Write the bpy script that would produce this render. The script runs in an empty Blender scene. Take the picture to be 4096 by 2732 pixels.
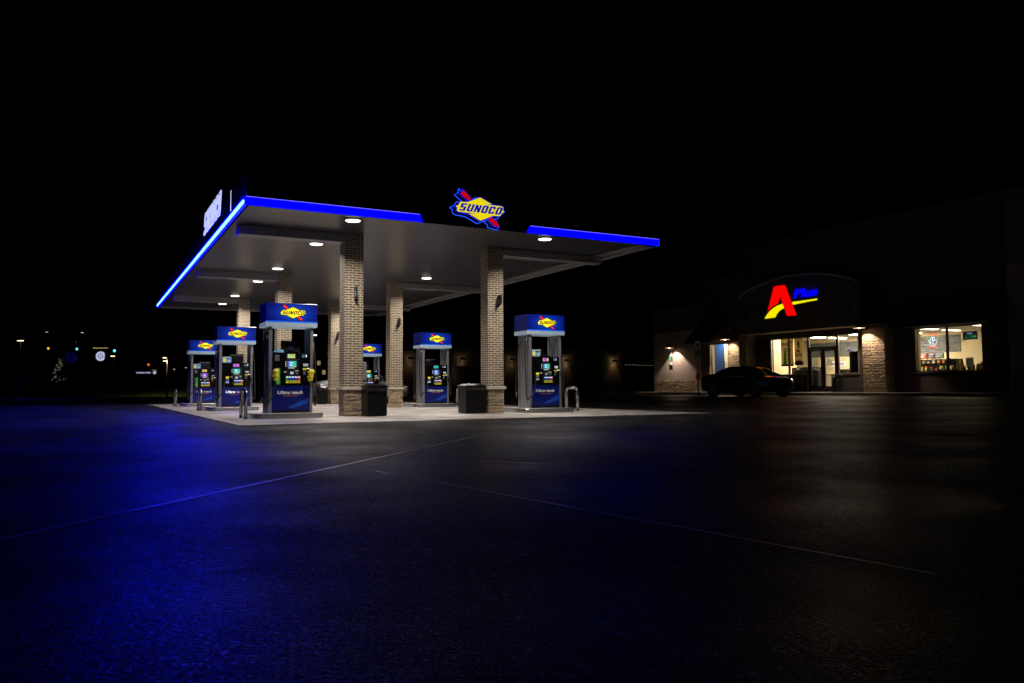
import bpy, bmesh, math, random
from mathutils import Vector, Matrix
random.seed(7)
R = math.radians
S = bpy.context.scene
COL = S.collection

# ------------------------------------------------------------------ camera
F_PX, YAW, PITCH, ROLL = 3172.6, R(28.147), R(3.4545), R(-0.325)
cd = bpy.data.cameras.new('camera'); cam = bpy.data.objects.new('camera', cd); COL.objects.link(cam)
cd.sensor_width = 36; cd.lens = F_PX * 36 / 4096; cd.clip_end = 2000; cd.clip_start = 0.05
cd.shift_y = -5.87 / 4096
d0 = Vector((math.sin(YAW), math.cos(YAW), 0)); r0 = Vector((math.cos(YAW), -math.sin(YAW), 0)); up = Vector((0, 0, 1))
dv = d0 * math.cos(PITCH) + up * math.sin(PITCH); u0 = up * math.cos(PITCH) - d0 * math.sin(PITCH)
rv = r0 * math.cos(ROLL) + u0 * math.sin(ROLL); uv = u0 * math.cos(ROLL) - r0 * math.sin(ROLL)
CAMP = Vector((0, 0, 0.69))
cam.matrix_world = Matrix(((rv.x, uv.x, -dv.x, CAMP.x), (rv.y, uv.y, -dv.y, CAMP.y), (rv.z, uv.z, -dv.z, CAMP.z), (0, 0, 0, 1)))
S.camera = cam

# ------------------------------------------------------------------ night sky, moonlight, exposure
W = bpy.data.worlds.new('World'); S.world = W; W.use_nodes = True
nt = W.node_tree; bg = nt.nodes['Background']
sky = nt.nodes.new('ShaderNodeTexSky'); sky.sky_type = 'NISHITA'; sky.sun_disc = False
sky.sun_elevation = R(-8); sky.sun_rotation = R(200)
nt.links.new(sky.outputs[0], bg.inputs[0]); bg.inputs[1].default_value = 0.05
sl = bpy.data.lights.new('moon_light', 'SUN'); sl.energy = 0.002; sl.angle = R(0.5); sl.color = (.8, .88, 1)
so = bpy.data.objects.new('moon_light', sl); COL.objects.link(so); so.rotation_euler = (R(50), 0, R(200))
S.view_settings.view_transform = 'Standard'; S.view_settings.look = 'None'
S.view_settings.exposure = 0; S.view_settings.gamma = 1
S.render.film_transparent = False
try:
    S.cycles.use_denoising = True; S.cycles.max_bounces = 6; S.cycles.diffuse_bounces = 3; S.cycles.glossy_bounces = 3
    S.cycles.transparent_max_bounces = 12; S.cycles.sample_clamp_indirect = 4; S.cycles.use_light_tree = True
    S.cycles.caustics_reflective = False; S.cycles.caustics_refractive = False
except Exception: pass

# ------------------------------------------------------------------ materials
def mat(name, col=(.5, .5, .5), rough=.6, metal=0, emit=None, es=1, var=.12, scale=6, bump=0, bscale=60, spec=.5, coat=0):
    m = bpy.data.materials.new(name); m.use_nodes = True; t = m.node_tree; b = t.nodes['Principled BSDF']
    b.inputs['Roughness'].default_value = rough; b.inputs['Metallic'].default_value = metal
    b.inputs['Specular IOR Level'].default_value = spec; b.inputs['Coat Weight'].default_value = coat
    tc = t.nodes.new('ShaderNodeTexCoord')
    n = t.nodes.new('ShaderNodeTexNoise'); n.inputs['Scale'].default_value = scale; n.inputs['Detail'].default_value = 5
    t.links.new(tc.outputs['Object'], n.inputs['Vector'])
    mx = t.nodes.new('ShaderNodeMix'); mx.data_type = 'RGBA'
    lo = [c * (1 - var) for c in col]; hi = [min(1, c * (1 + var)) for c in col]
    mx.inputs[6].default_value = (*lo, 1); mx.inputs[7].default_value = (*hi, 1)
    t.links.new(n.outputs['Fac'], mx.inputs[0]); t.links.new(mx.outputs[2], b.inputs['Base Color'])
    if emit is not None:
        b.inputs['Emission Color'].default_value = (*emit, 1); b.inputs['Emission Strength'].default_value = es
    if bump:
        n2 = t.nodes.new('ShaderNodeTexNoise'); n2.inputs['Scale'].default_value = bscale; n2.inputs['Detail'].default_value = 6
        t.links.new(tc.outputs['Object'], n2.inputs['Vector'])
        bp = t.nodes.new('ShaderNodeBump'); bp.inputs['Strength'].default_value = bump; bp.inputs['Distance'].default_value = .02
        t.links.new(n2.outputs['Fac'], bp.inputs['Height']); t.links.new(bp.outputs[0], b.inputs['Normal'])
    return m

def brickmat(name, c1, c2, mortar, bw, bh, ms, rough=.75, bump=.5, var=.5):
    m = bpy.data.materials.new(name); m.use_nodes = True; t = m.node_tree; b = t.nodes['Principled BSDF']
    uvn = t.nodes.new('ShaderNodeUVMap')
    k = t.nodes.new('ShaderNodeTexBrick'); k.offset = .5
    k.inputs['Color1'].default_value = (*c1, 1); k.inputs['Color2'].default_value = (*c2, 1); k.inputs['Mortar'].default_value = (*mortar, 1)
    k.inputs['Scale'].default_value = 1; k.inputs['Mortar Size'].default_value = ms; k.inputs['Mortar Smooth'].default_value = .15
    k.inputs['Brick Width'].default_value = bw; k.inputs['Row Height'].default_value = bh
    t.links.new(uvn.outputs[0], k.inputs['Vector'])
    n = t.nodes.new('ShaderNodeTexNoise'); n.inputs['Scale'].default_value = 45; n.inputs['Detail'].default_value = 6
    t.links.new(uvn.outputs[0], n.inputs['Vector'])
    mr = t.nodes.new('ShaderNodeMapRange'); mr.inputs[3].default_value = 1 - var; mr.inputs[4].default_value = 1 + var
    t.links.new(n.outputs['Fac'], mr.inputs[0])
    mx = t.nodes.new('ShaderNodeMix'); mx.data_type = 'RGBA'; mx.blend_type = 'MULTIPLY'; mx.inputs[0].default_value = 1
    t.links.new(k.outputs['Color'], mx.inputs[6]); t.links.new(mr.outputs[0], mx.inputs[7])
    t.links.new(mx.outputs[2], b.inputs['Base Color']); b.inputs['Roughness'].default_value = rough
    inv = t.nodes.new('ShaderNodeMath'); inv.operation = 'MULTIPLY_ADD'; inv.inputs[1].default_value = -1; inv.inputs[2].default_value = 1
    t.links.new(k.outputs['Fac'], inv.inputs[0])
    ad = t.nodes.new('ShaderNodeMath'); ad.operation = 'MULTIPLY_ADD'; ad.inputs[1].default_value = .35
    t.links.new(n.outputs['Fac'], ad.inputs[0]); t.links.new(inv.outputs[0], ad.inputs[2])
    bp = t.nodes.new('ShaderNodeBump'); bp.inputs['Strength'].default_value = bump; bp.inputs['Distance'].default_value = .008
    t.links.new(ad.outputs[0], bp.inputs['Height']); t.links.new(bp.outputs[0], b.inputs['Normal'])
    return m

def ground_mat(name, base, hi, rlo, rhi, big, bumps, seams=None, spec=.5, flake=0):
    m = bpy.data.materials.new(name); m.use_nodes = True; t = m.node_tree; b = t.nodes['Principled BSDF']
    tc = t.nodes.new('ShaderNodeTexCoord'); L = t.links.new
    n1 = t.nodes.new('ShaderNodeTexNoise'); n1.inputs['Scale'].default_value = big; n1.inputs['Detail'].default_value = 6; n1.inputs['Roughness'].default_value = .65
    n2 = t.nodes.new('ShaderNodeTexNoise'); n2.inputs['Scale'].default_value = 60; n2.inputs['Detail'].default_value = 8; n2.inputs['Roughness'].default_value = .75
    vo = t.nodes.new('ShaderNodeTexVoronoi'); vo.inputs['Scale'].default_value = 125
    for n in (n1, n2, vo): L(tc.outputs['Object'], n.inputs['Vector'])
    r1 = t.nodes.new('ShaderNodeValToRGB'); r1.color_ramp.elements[0].position = .38; r1.color_ramp.elements[1].position = .66
    r1.color_ramp.elements[0].color = (*base, 1); r1.color_ramp.elements[1].color = (*hi, 1)
    L(n1.outputs['Fac'], r1.inputs[0])
    mr = t.nodes.new('ShaderNodeMapRange'); mr.inputs[1].default_value = .3; mr.inputs[2].default_value = .7; mr.inputs[3].default_value = .5; mr.inputs[4].default_value = 1.6
    L(n2.outputs['Fac'], mr.inputs[0])
    mx = t.nodes.new('ShaderNodeMix'); mx.data_type = 'RGBA'; mx.blend_type = 'MULTIPLY'; mx.inputs[0].default_value = 1
    L(r1.outputs[0], mx.inputs[6]); L(mr.outputs[0], mx.inputs[7]); L(mx.outputs[2], b.inputs['Base Color'])
    rr = t.nodes.new('ShaderNodeMapRange'); rr.inputs[1].default_value = .35; rr.inputs[2].default_value = .68; rr.inputs[3].default_value = rhi; rr.inputs[4].default_value = rlo
    L(n1.outputs['Fac'], rr.inputs[0]); L(rr.outputs[0], b.inputs['Roughness'])
    b.inputs['Specular IOR Level'].default_value = spec
    ad = t.nodes.new('ShaderNodeMath'); ad.operation = 'ADD'; L(n2.outputs['Fac'], ad.inputs[0]); L(vo.outputs['Distance'], ad.inputs[1])
    bp = t.nodes.new('ShaderNodeBump'); bp.inputs['Strength'].default_value = bumps; bp.inputs['Distance'].default_value = .006
    L(ad.outputs[0], bp.inputs['Height']); L(bp.outputs[0], b.inputs['Normal'])
    if flake:   # a few polished stones in the wearing course catch the light
        cr = t.nodes.new('ShaderNodeValToRGB'); cr.color_ramp.elements[0].position = .0; cr.color_ramp.elements[1].position = .09
        v2 = t.nodes.new('ShaderNodeTexVoronoi'); v2.inputs['Scale'].default_value = 48; L(tc.outputs['Object'], v2.inputs['Vector'])
        cr.color_ramp.elements[0].color = (1, 1, 1, 1); cr.color_ramp.elements[1].color = (0, 0, 0, 1); L(v2.outputs['Distance'], cr.inputs[0])
        m2 = t.nodes.new('ShaderNodeMix'); m2.data_type = 'RGBA'; L(cr.outputs[0], m2.inputs[0]); L(mx.outputs[2], m2.inputs[6])
        m2.inputs[7].default_value = (flake, flake, flake, 1); L(m2.outputs[2], b.inputs['Base Color'])
    return m

def asphalt_mat():   # dark bitumen with individually toned stones, worn patches, oil stains and fine cracks
    m = bpy.data.materials.new('asphalt'); m.use_nodes = True; t = m.node_tree; b = t.nodes['Principled BSDF']; L = t.links.new
    tc = t.nodes.new('ShaderNodeTexCoord'); N = t.nodes.new
    def noise(sc, de, ro=.6):
        n = N('ShaderNodeTexNoise'); n.inputs['Scale'].default_value = sc; n.inputs['Detail'].default_value = de; n.inputs['Roughness'].default_value = ro; L(tc.outputs['Object'], n.inputs['Vector']); return n.outputs['Fac']
    def rng(x, a, c, lo, hi):
        n = N('ShaderNodeMapRange'); n.inputs[1].default_value = a; n.inputs[2].default_value = c; n.inputs[3].default_value = lo; n.inputs[4].default_value = hi; L(x, n.inputs[0]); return n.outputs[0]
    def mul(x, y):
        n = N('ShaderNodeMath'); n.operation = 'MULTIPLY'; L(x, n.inputs[0]); L(y, n.inputs[1]); return n.outputs[0]
    def cells(sc):
        v = N('ShaderNodeTexVoronoi'); v.inputs['Scale'].default_value = sc; L(tc.outputs['Object'], v.inputs['Vector']); sp = N('ShaderNodeSeparateColor'); L(v.outputs['Color'], sp.inputs[0]); return v.outputs['Distance'], sp.outputs[0]
    d1, c1 = cells(150); d2, c2 = cells(55); d3, c3 = cells(21)
    st = rng(c1, .5, 1, .2, 4.2); st2 = rng(c2, .6, 1, .45, 3.8); st3 = rng(c3, .5, 1, .7, 1.9)
    worn = rng(noise(.35, 7, .65), .38, .62, .3, 1.7); fine = rng(noise(9, 6, .7), .35, .65, .5, 1.5)
    stain = rng(noise(.9, 4, .5), .57, .66, 1, .35)
    tone = mul(mul(mul(st, st2), mul(st3, worn)), mul(fine, stain))
    # cracks: edges of very large irregular cells
    wv = N('ShaderNodeVectorMath'); wv.operation = 'ADD'; ns = N('ShaderNodeTexNoise'); ns.inputs['Scale'].default_value = 1.3; ns.inputs['Detail'].default_value = 8; L(tc.outputs['Object'], ns.inputs['Vector'])
    L(tc.outputs['Object'], wv.inputs[0]); L(ns.outputs['Color'], wv.inputs[1])
    ve = N('ShaderNodeTexVoronoi'); ve.feature = 'DISTANCE_TO_EDGE'; ve.inputs['Scale'].default_value = .16; L(wv.outputs[0], ve.inputs['Vector'])
    crack = rng(ve.outputs['Distance'], 0, .0035, .12, 1); tone = mul(tone, crack)
    k = N('ShaderNodeMath'); k.operation = 'MULTIPLY'; k.inputs[1].default_value = .0135; L(tone, k.inputs[0])
    cb = N('ShaderNodeCombineColor'); L(k.outputs[0], cb.inputs[0]); L(k.outputs[0], cb.inputs[1]); L(k.outputs[0], cb.inputs[2]); L(cb.outputs[0], b.inputs['Base Color'])
    L(rng(noise(.5, 5, .6), .35, .65, .56, .33), b.inputs['Roughness']); L(mul(rng(c1, .35, 1, .015, .27), rng(noise(.6, 6, .7), .4, .62, .35, 1.25)), b.inputs['Specular IOR Level'])
    ad = N('ShaderNodeMath'); ad.operation = 'MULTIPLY_ADD'; ad.inputs[1].default_value = .6; L(d1, ad.inputs[0]); L(d2, ad.inputs[2])
    bp = N('ShaderNodeBump'); bp.inputs['Strength'].default_value = .5; bp.inputs['Distance'].default_value = .004; L(ad.outputs[0], bp.inputs['Height']); L(bp.outputs[0], b.inputs['Normal'])
    return m

def emis(name, col, s=1.0):
    return mat(name, (.02, .02, .02), .5, emit=col, es=s, var=0)

def glow_mat(name, cols, x0, x1, axis=0, s=1):   # lit display: printed colours run across the panel
    m = bpy.data.materials.new(name); m.use_nodes = True; t = m.node_tree; b = t.nodes['Principled BSDF']; L = t.links.new
    b.inputs['Base Color'].default_value = (.02, .02, .02, 1)
    tc = t.nodes.new('ShaderNodeTexCoord'); sp = t.nodes.new('ShaderNodeSeparateXYZ'); L(tc.outputs['Object'], sp.inputs[0])
    n = t.nodes.new('ShaderNodeTexNoise'); n.inputs['Scale'].default_value = 14; L(tc.outputs['Object'], n.inputs['Vector'])
    mr = t.nodes.new('ShaderNodeMapRange'); mr.inputs[1].default_value = x0; mr.inputs[2].default_value = x1; L(sp.outputs[axis], mr.inputs[0])
    ad = t.nodes.new('ShaderNodeMath'); ad.operation = 'MULTIPLY_ADD'; ad.inputs[1].default_value = .5; L(n.outputs['Fac'], ad.inputs[0])
    sb = t.nodes.new('ShaderNodeMath'); sb.operation = 'SUBTRACT'; sb.inputs[1].default_value = .25; L(mr.outputs[0], sb.inputs[0]); L(sb.outputs[0], ad.inputs[2])
    cr = t.nodes.new('ShaderNodeValToRGB'); e = cr.color_ramp.elements
    e[0].color = (*cols[0], 1); e[1].color = (*cols[-1], 1)
    for i, c in enumerate(cols[1:-1]): k = e.new((i + 1) / (len(cols) - 1)); k.color = (*c, 1)
    L(ad.outputs[0], cr.inputs[0]); L(cr.outputs[0], b.inputs['Emission Color']); b.inputs['Emission Strength'].default_value = s
    return m

def valance_mat():   # backlit printed sheet: navy with a lighter halo round the emblem
    m = bpy.data.materials.new('backlit_navy_sheet'); m.use_nodes = True; t = m.node_tree; b = t.nodes['Principled BSDF']; L = t.links.new
    b.inputs['Base Color'].default_value = (.001, .004, .05, 1); b.inputs['Roughness'].default_value = .35; b.inputs['Specular IOR Level'].default_value = .2
    tc = t.nodes.new('ShaderNodeTexCoord'); mp = t.nodes.new('ShaderNodeMapping'); mp.vector_type = 'POINT'
    mp.inputs['Location'].default_value = (-.64, 0, -2.5 * 1.9); mp.inputs['Scale'].default_value = (1, 0, 1.9)
    L(tc.outputs['Object'], mp.inputs[0])
    ln = t.nodes.new('ShaderNodeVectorMath'); ln.operation = 'LENGTH'; L(mp.outputs[0], ln.inputs[0])
    cr = t.nodes.new('ShaderNodeValToRGB'); e = cr.color_ramp.elements
    e[0].position = .2; e[0].color = (.004, .1, .62, 1); e[1].position = .62; e[1].color = (.001, .004, .14, 1)
    k = e.new(.36); k.color = (.002, .03, .4, 1)
    L(ln.outputs['Value'], cr.inputs[0]); L(cr.outputs[0], b.inputs['Emission Color']); b.inputs['Emission Strength'].default_value = .68
    return m

def hexmat():   # blue tile panel with pale honeycomb outlines
    m = bpy.data.materials.new('blue_honeycomb_print'); m.use_nodes = True; t = m.node_tree; b = t.nodes['Principled BSDF']; L = t.links.new
    uvn = t.nodes.new('ShaderNodeUVMap'); v = t.nodes.new('ShaderNodeTexVoronoi'); v.feature = 'DISTANCE_TO_EDGE'; v.inputs['Scale'].default_value = 4.6; v.inputs['Randomness'].default_value = .0
    sp = t.nodes.new('ShaderNodeSeparateXYZ'); L(uvn.outputs[0], sp.inputs[0])
    # shear every other row half a cell for a honeycomb
    a = t.nodes.new('ShaderNodeMath'); a.operation = 'MULTIPLY'; a.inputs[1].default_value = .5; L(sp.outputs[1], a.inputs[0])
    s2 = t.nodes.new('ShaderNodeMath'); s2.operation = 'ADD'; L(sp.outputs[0], s2.inputs[0]); L(a.outputs[0], s2.inputs[1])
    cb = t.nodes.new('ShaderNodeCombineXYZ'); L(s2.outputs[0], cb.inputs[0]); L(sp.outputs[1], cb.inputs[1]); L(cb.outputs[0], v.inputs['Vector'])
    cr = t.nodes.new('ShaderNodeValToRGB'); e = cr.color_ramp.elements
    e[0].position = .06; e[0].color = (.01, .03, .2, 1); e[1].position = .2; e[1].color = (.01, .05, .25, 1)
    k = e.new(.1); k.color = (.08, .28, .55, 1); k = e.new(.14); k.color = (.01, .08, .4, 1)
    L(v.outputs['Distance'], cr.inputs[0]); L(cr.outputs[0], b.inputs['Base Color']); b.inputs['Roughness'].default_value = .4
    return m

def glassmat(name, tint=(1, 1, 1), refl=.08, dark=0):
    m = bpy.data.materials.new(name); m.use_nodes = True; t = m.node_tree; L = t.links.new
    out = t.nodes['Material Output']; t.nodes.remove(t.nodes['Principled BSDF'])
    tr = t.nodes.new('ShaderNodeBsdfTransparent'); tr.inputs[0].default_value = (*tint, 1)
    gl = t.nodes.new('ShaderNodeBsdfGlossy'); gl.inputs['Roughness'].default_value = .02
    lw = t.nodes.new('ShaderNodeLayerWeight'); lw.inputs[0].default_value = .5
    pw = t.nodes.new('ShaderNodeMath'); pw.operation = 'POWER'; pw.inputs[1].default_value = 4; L(lw.outputs['Facing'], pw.inputs[0])
    fr = t.nodes.new('ShaderNodeMath'); fr.operation = 'MULTIPLY_ADD'; fr.inputs[1].default_value = .8; fr.inputs[2].default_value = .04; L(pw.outputs[0], fr.inputs[0])
    mx = t.nodes.new('ShaderNodeMixShader'); L(fr.outputs[0], mx.inputs[0]); L(tr.outputs[0], mx.inputs[1]); L(gl.outputs[0], mx.inputs[2]); L(mx.outputs[0], out.inputs[0])
    return m

def paper(name, col, var=.06):   # thin sheet that lets light through from behind
    m = mat(name, col, .7, var=var); t = m.node_tree; L = t.links.new; b = t.nodes['Principled BSDF']
    tr = t.nodes.new('ShaderNodeBsdfTranslucent'); tr.inputs[0].default_value = (*col, 1); mx = t.nodes.new('ShaderNodeMixShader'); mx.inputs[0].default_value = .5
    L(b.outputs[0], mx.inputs[1]); L(tr.outputs[0], mx.inputs[2]); L(mx.outputs[0], t.nodes['Material Output'].inputs[0]); return m

M = {}
M['asphalt'] = asphalt_mat()
M['concrete'] = ground_mat('concrete_pad', (.2, .185, .175), (.5, .47, .43), .35, .6, .9, .25)
M['walk'] = ground_mat('pavement_concrete', (.2, .19, .17), (.3, .28, .26), .6, .8, 1.2, .3)
M['grass'] = ground_mat('grass_turf', (.03, .05, .01), (.07, .1, .02), .8, .9, 2, 1.0)
M['seam'] = mat('pale_seal_and_light', (.85, .83, .8), .3, var=.35, scale=14, spec=.9, bump=.25)  # joint sealant, also the pale colour of the painted headlight streak
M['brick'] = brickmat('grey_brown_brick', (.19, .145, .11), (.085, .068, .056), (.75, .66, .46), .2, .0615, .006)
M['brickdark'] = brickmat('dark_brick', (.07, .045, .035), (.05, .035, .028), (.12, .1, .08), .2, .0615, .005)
M['block'] = brickmat('painted_block_wall', (.42, .37, .32), (.38, .34, .29), (.2, .17, .15), .4, .2, .006, bump=.35, var=.2)
M['stone'] = mat('ledge_stone', (.36, .28, .17), .85, var=.45, scale=7, bump=1.0, bscale=16)
M['stone2'] = mat('ledge_stone_grey', (.24, .2, .15), .85, var=.45, scale=9, bump=1.0, bscale=18)
M['mortar'] = mat('mortar', (.5, .44, .32), .9, var=.2)
M['cap'] = mat('cast_stone_cap', (.48, .43, .37), .7, var=.08, bump=.1)
M['trim'] = mat('shop_cornice_trim', (.07, .06, .05), .7, var=.08)
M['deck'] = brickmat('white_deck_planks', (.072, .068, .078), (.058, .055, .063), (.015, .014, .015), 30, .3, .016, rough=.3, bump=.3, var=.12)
M['beam'] = mat('white_beam_cladding', (.26, .25, .26), .4, var=.08)
M['navy'] = mat('navy_fascia', (.0012, .0012, .002), .9, var=.1, spec=.0)
M['band'] = emis('blue_light_band', (0, 0, 1), 8)
M['bandside'] = emis('blue_light_band_side', (0, 0, 1), 1000)
M['bandunder'] = emis('blue_light_underside', (0, 0, 1), 9)
M['dimband'] = emis('dim_blue_band', (0, .05, .16), .8)
M['led'] = emis('led_tube', (.25, .9, 1), 2.6)
M['ledtop'] = emis('violet_led_line', (.25, .2, 1), 1.0)
M['lens'] = emis('lamp_lens', (1, .93, .82), 6)
M['lampbody'] = mat('lamp_housing', (.6, .6, .6), .4)
M['black'] = mat('black_plastic', (.008, .008, .009), .38, var=.2)
M['blackgloss'] = mat('black_gloss', (.004, .004, .005), .12, var=.1)
M['rubber'] = mat('black_rubber', (.012, .012, .012), .5)
M['steel'] = mat('brushed_steel', (.4, .41, .43), .2, metal=.95, var=.1)
M['alu'] = mat('grey_metal_post', (.3, .31, .33), .32, metal=.55, var=.08)
M['chrome'] = mat('chrome', (.7, .7, .72), .15, metal=1)
M['blue'] = mat('blue_panel', (.002, .008, .16), .3, var=.1, coat=.3)
M['blue2'] = mat('bright_blue_swoosh', (.01, .08, .5), .3, var=.1)
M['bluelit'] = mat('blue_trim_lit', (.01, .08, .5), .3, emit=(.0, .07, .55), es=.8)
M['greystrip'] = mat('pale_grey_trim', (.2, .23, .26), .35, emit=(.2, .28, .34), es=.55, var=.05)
M['vsheet'] = valance_mat()
M['yellow'] = mat('emblem_yellow', (.9, .75, .02), .4, emit=(.85, .68, .0), es=.85, var=.05)
M['yellowbig'] = mat('sign_yellow', (.9, .75, .02), .4, emit=(.9, .72, .005), es=.95, var=.1)
M['red'] = mat('emblem_red', (.7, .02, .01), .4, emit=(.6, .01, .0), es=.8, var=.05)
M['redbig'] = mat('sign_red', (.7, .02, .01), .4, emit=(.62, .0, .0), es=.95)
M['ink'] = mat('black_ink', (.003, .004, .012), .5, var=0)
M['signblue'] = mat('sign_letter_blue', (.0, .0, .3), .4, emit=(.0, .002, .4), es=.9)
M['halo'] = emis('blue_halo_tube', (.01, .07, 1), 1.3)
M['letterw'] = emis('white_channel_letter', (.44, .48, .78), .95)
M['letteredge'] = emis('white_letter_edge', (.72, .8, 1), .9)
M['white'] = mat('white_print', (.75, .75, .75), .5, var=.05)
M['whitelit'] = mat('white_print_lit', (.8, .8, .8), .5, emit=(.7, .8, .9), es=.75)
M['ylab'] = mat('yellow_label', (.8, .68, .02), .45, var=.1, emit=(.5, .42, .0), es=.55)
M['yprint'] = mat('yellow_print', (.8, .65, .02), .5, var=.1)
M['bag'] = mat('yellow_plastic_bag', (.75, .62, .03), .3, var=.3, scale=30, bump=.6, bscale=40)
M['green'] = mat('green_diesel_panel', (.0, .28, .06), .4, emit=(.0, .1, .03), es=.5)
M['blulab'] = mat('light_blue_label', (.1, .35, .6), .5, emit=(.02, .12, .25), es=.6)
M['orange'] = mat('orange_print', (.8, .25, .03), .5)
M['redlab'] = mat('red_label', (.6, .05, .02), .5)
M['greenled'] = emis('green_led', (.1, 1, .15), 1)
M['trash'] = mat('black_bin', (.004, .004, .005), .35, var=.3, bump=.1, spec=.25)
M['bagblack'] = mat('bin_liner', (.02, .02, .022), .2, bump=.8, bscale=25)
M['pole'] = mat('dark_pole', (.03, .03, .03), .5)
M['warmpole'] = mat('brown_pole', (.16, .1, .05), .5)
M['awning'] = mat('dark_maroon_canvas', (.025, .008, .008), .8, bump=.2)
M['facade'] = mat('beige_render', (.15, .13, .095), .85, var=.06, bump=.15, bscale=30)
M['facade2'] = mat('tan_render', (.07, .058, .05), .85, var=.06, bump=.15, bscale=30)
M['cream'] = mat('cream_wall', (.86, .72, .46), .8, var=.04)
M['mural'] = mat('grey_map_mural', (.17, .18, .19), .6, var=.35, scale=1.3)
M['ceil'] = mat('white_ceiling', (.6, .56, .48), .8, var=.04)
M['tile'] = mat('floor_tile', (.4, .37, .32), .3, var=.1)
M['panel'] = emis('ceiling_light_panel', (1, .87, .62), 62)
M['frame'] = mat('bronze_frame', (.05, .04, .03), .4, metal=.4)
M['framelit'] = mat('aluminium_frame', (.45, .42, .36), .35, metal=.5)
M['glass'] = glassmat('window_glass')
M['decal'] = paper('frosted_decal', (.62, .62, .6))
M['poster'] = paper('tan_poster', (.7, .57, .34))
M['darkblue'] = mat('dark_blue_print', (.01, .03, .12), .5)
M['blueprint'] = paper('translucent_blue_print', (.02, .12, .4))
M['paperwhite'] = paper('white_paper', (.7, .68, .62))
M['dkgreen'] = paper('green_bottle_print', (.06, .5, .04))
M['dkred'] = paper('dark_red_print', (.4, .04, .03))
M['hex'] = hexmat()
M['neonr'] = emis('red_neon', (1, .07, .02), 1.6)
M['neong'] = emis('green_neon', (.02, .8, .2), 1.1)
M['neonw'] = emis('white_neon', (.7, .85, 1), 1.8)
M['atm'] = emis('dim_green_letters', (.0, .14, .035), .8)
M['aRed'] = emis('red_sign_face', (.9, .0, .0), 1.1)
M['aYel'] = emis('yellow_sign_face', (.84, .76, .0), 1.05)
M['aBlu'] = emis('blue_sign_face', (0, 0, .9), 1.1)
M['shade'] = mat('red_brown_shade', (.16, .02, .012), .25, coat=.4)
M['shadein'] = emis('lamp_shade_inside', (1, .5, .3), 2.0)
M['bulb'] = emis('warm_bulb', (1, .72, .38), 14)
M['carblack'] = mat('black_car_paint', (.014, .014, .018), .16, coat=.5, var=.05)
M['silver'] = mat('silver_car_paint', (.32, .32, .33), .3, metal=.6, coat=.6, var=.05)
M['carglass'] = mat('tinted_car_glass', (.006, .007, .009), .12, var=0, spec=.2)
M['tyre'] = mat('tyre_rubber', (.012, .012, .012), .7)
M['rim'] = mat('alloy_rim', (.6, .6, .62), .4, metal=.3)
M['taill'] = mat('tail_lamp_red', (.2, .01, .01), .2)
M['headl'] = mat('headlamp_lens', (.5, .5, .52), .08)
M['leaf'] = mat('dark_leaf', (.05, .065, .03), .55, var=.4, scale=4)
M['bark'] = mat('bark', (.08, .06, .045), .9, bump=.5)
M['streetlens'] = emis('street_lamp_lens', (1, .78, .42), 5)
M['streetpale'] = emis('far_lamp_lens', (1, .85, .6), 1.3)
M['amber'] = emis('amber_signal', (1, .35, .03), 1.5)
M['tgreen'] = emis('green_signal', (.12, 1, .8), 1.6)
M['tred'] = emis('red_signal', (1, .12, .01), 1.3)
M['barlit'] = emis('yellow_light_bar', (.9, .62, .16), 1.0)
M['lav'] = emis('pale_lit_face', (.6, .66, .95), .85)
M['signbluep'] = mat('blue_sign_print', (.03, .12, .35), .5)
M['signgreenp'] = mat('green_sign_print', (.0, .2, .09), .5)
M['panel2'] = emis('dim_ceiling_panel', (1, .87, .6), 6)
M['signgrey'] = mat('bare_aluminium_back', (.28, .27, .32), .45, metal=.3)
M['winlit'] = emis('far_lit_window', (.7, .5, .25), .35)

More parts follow.
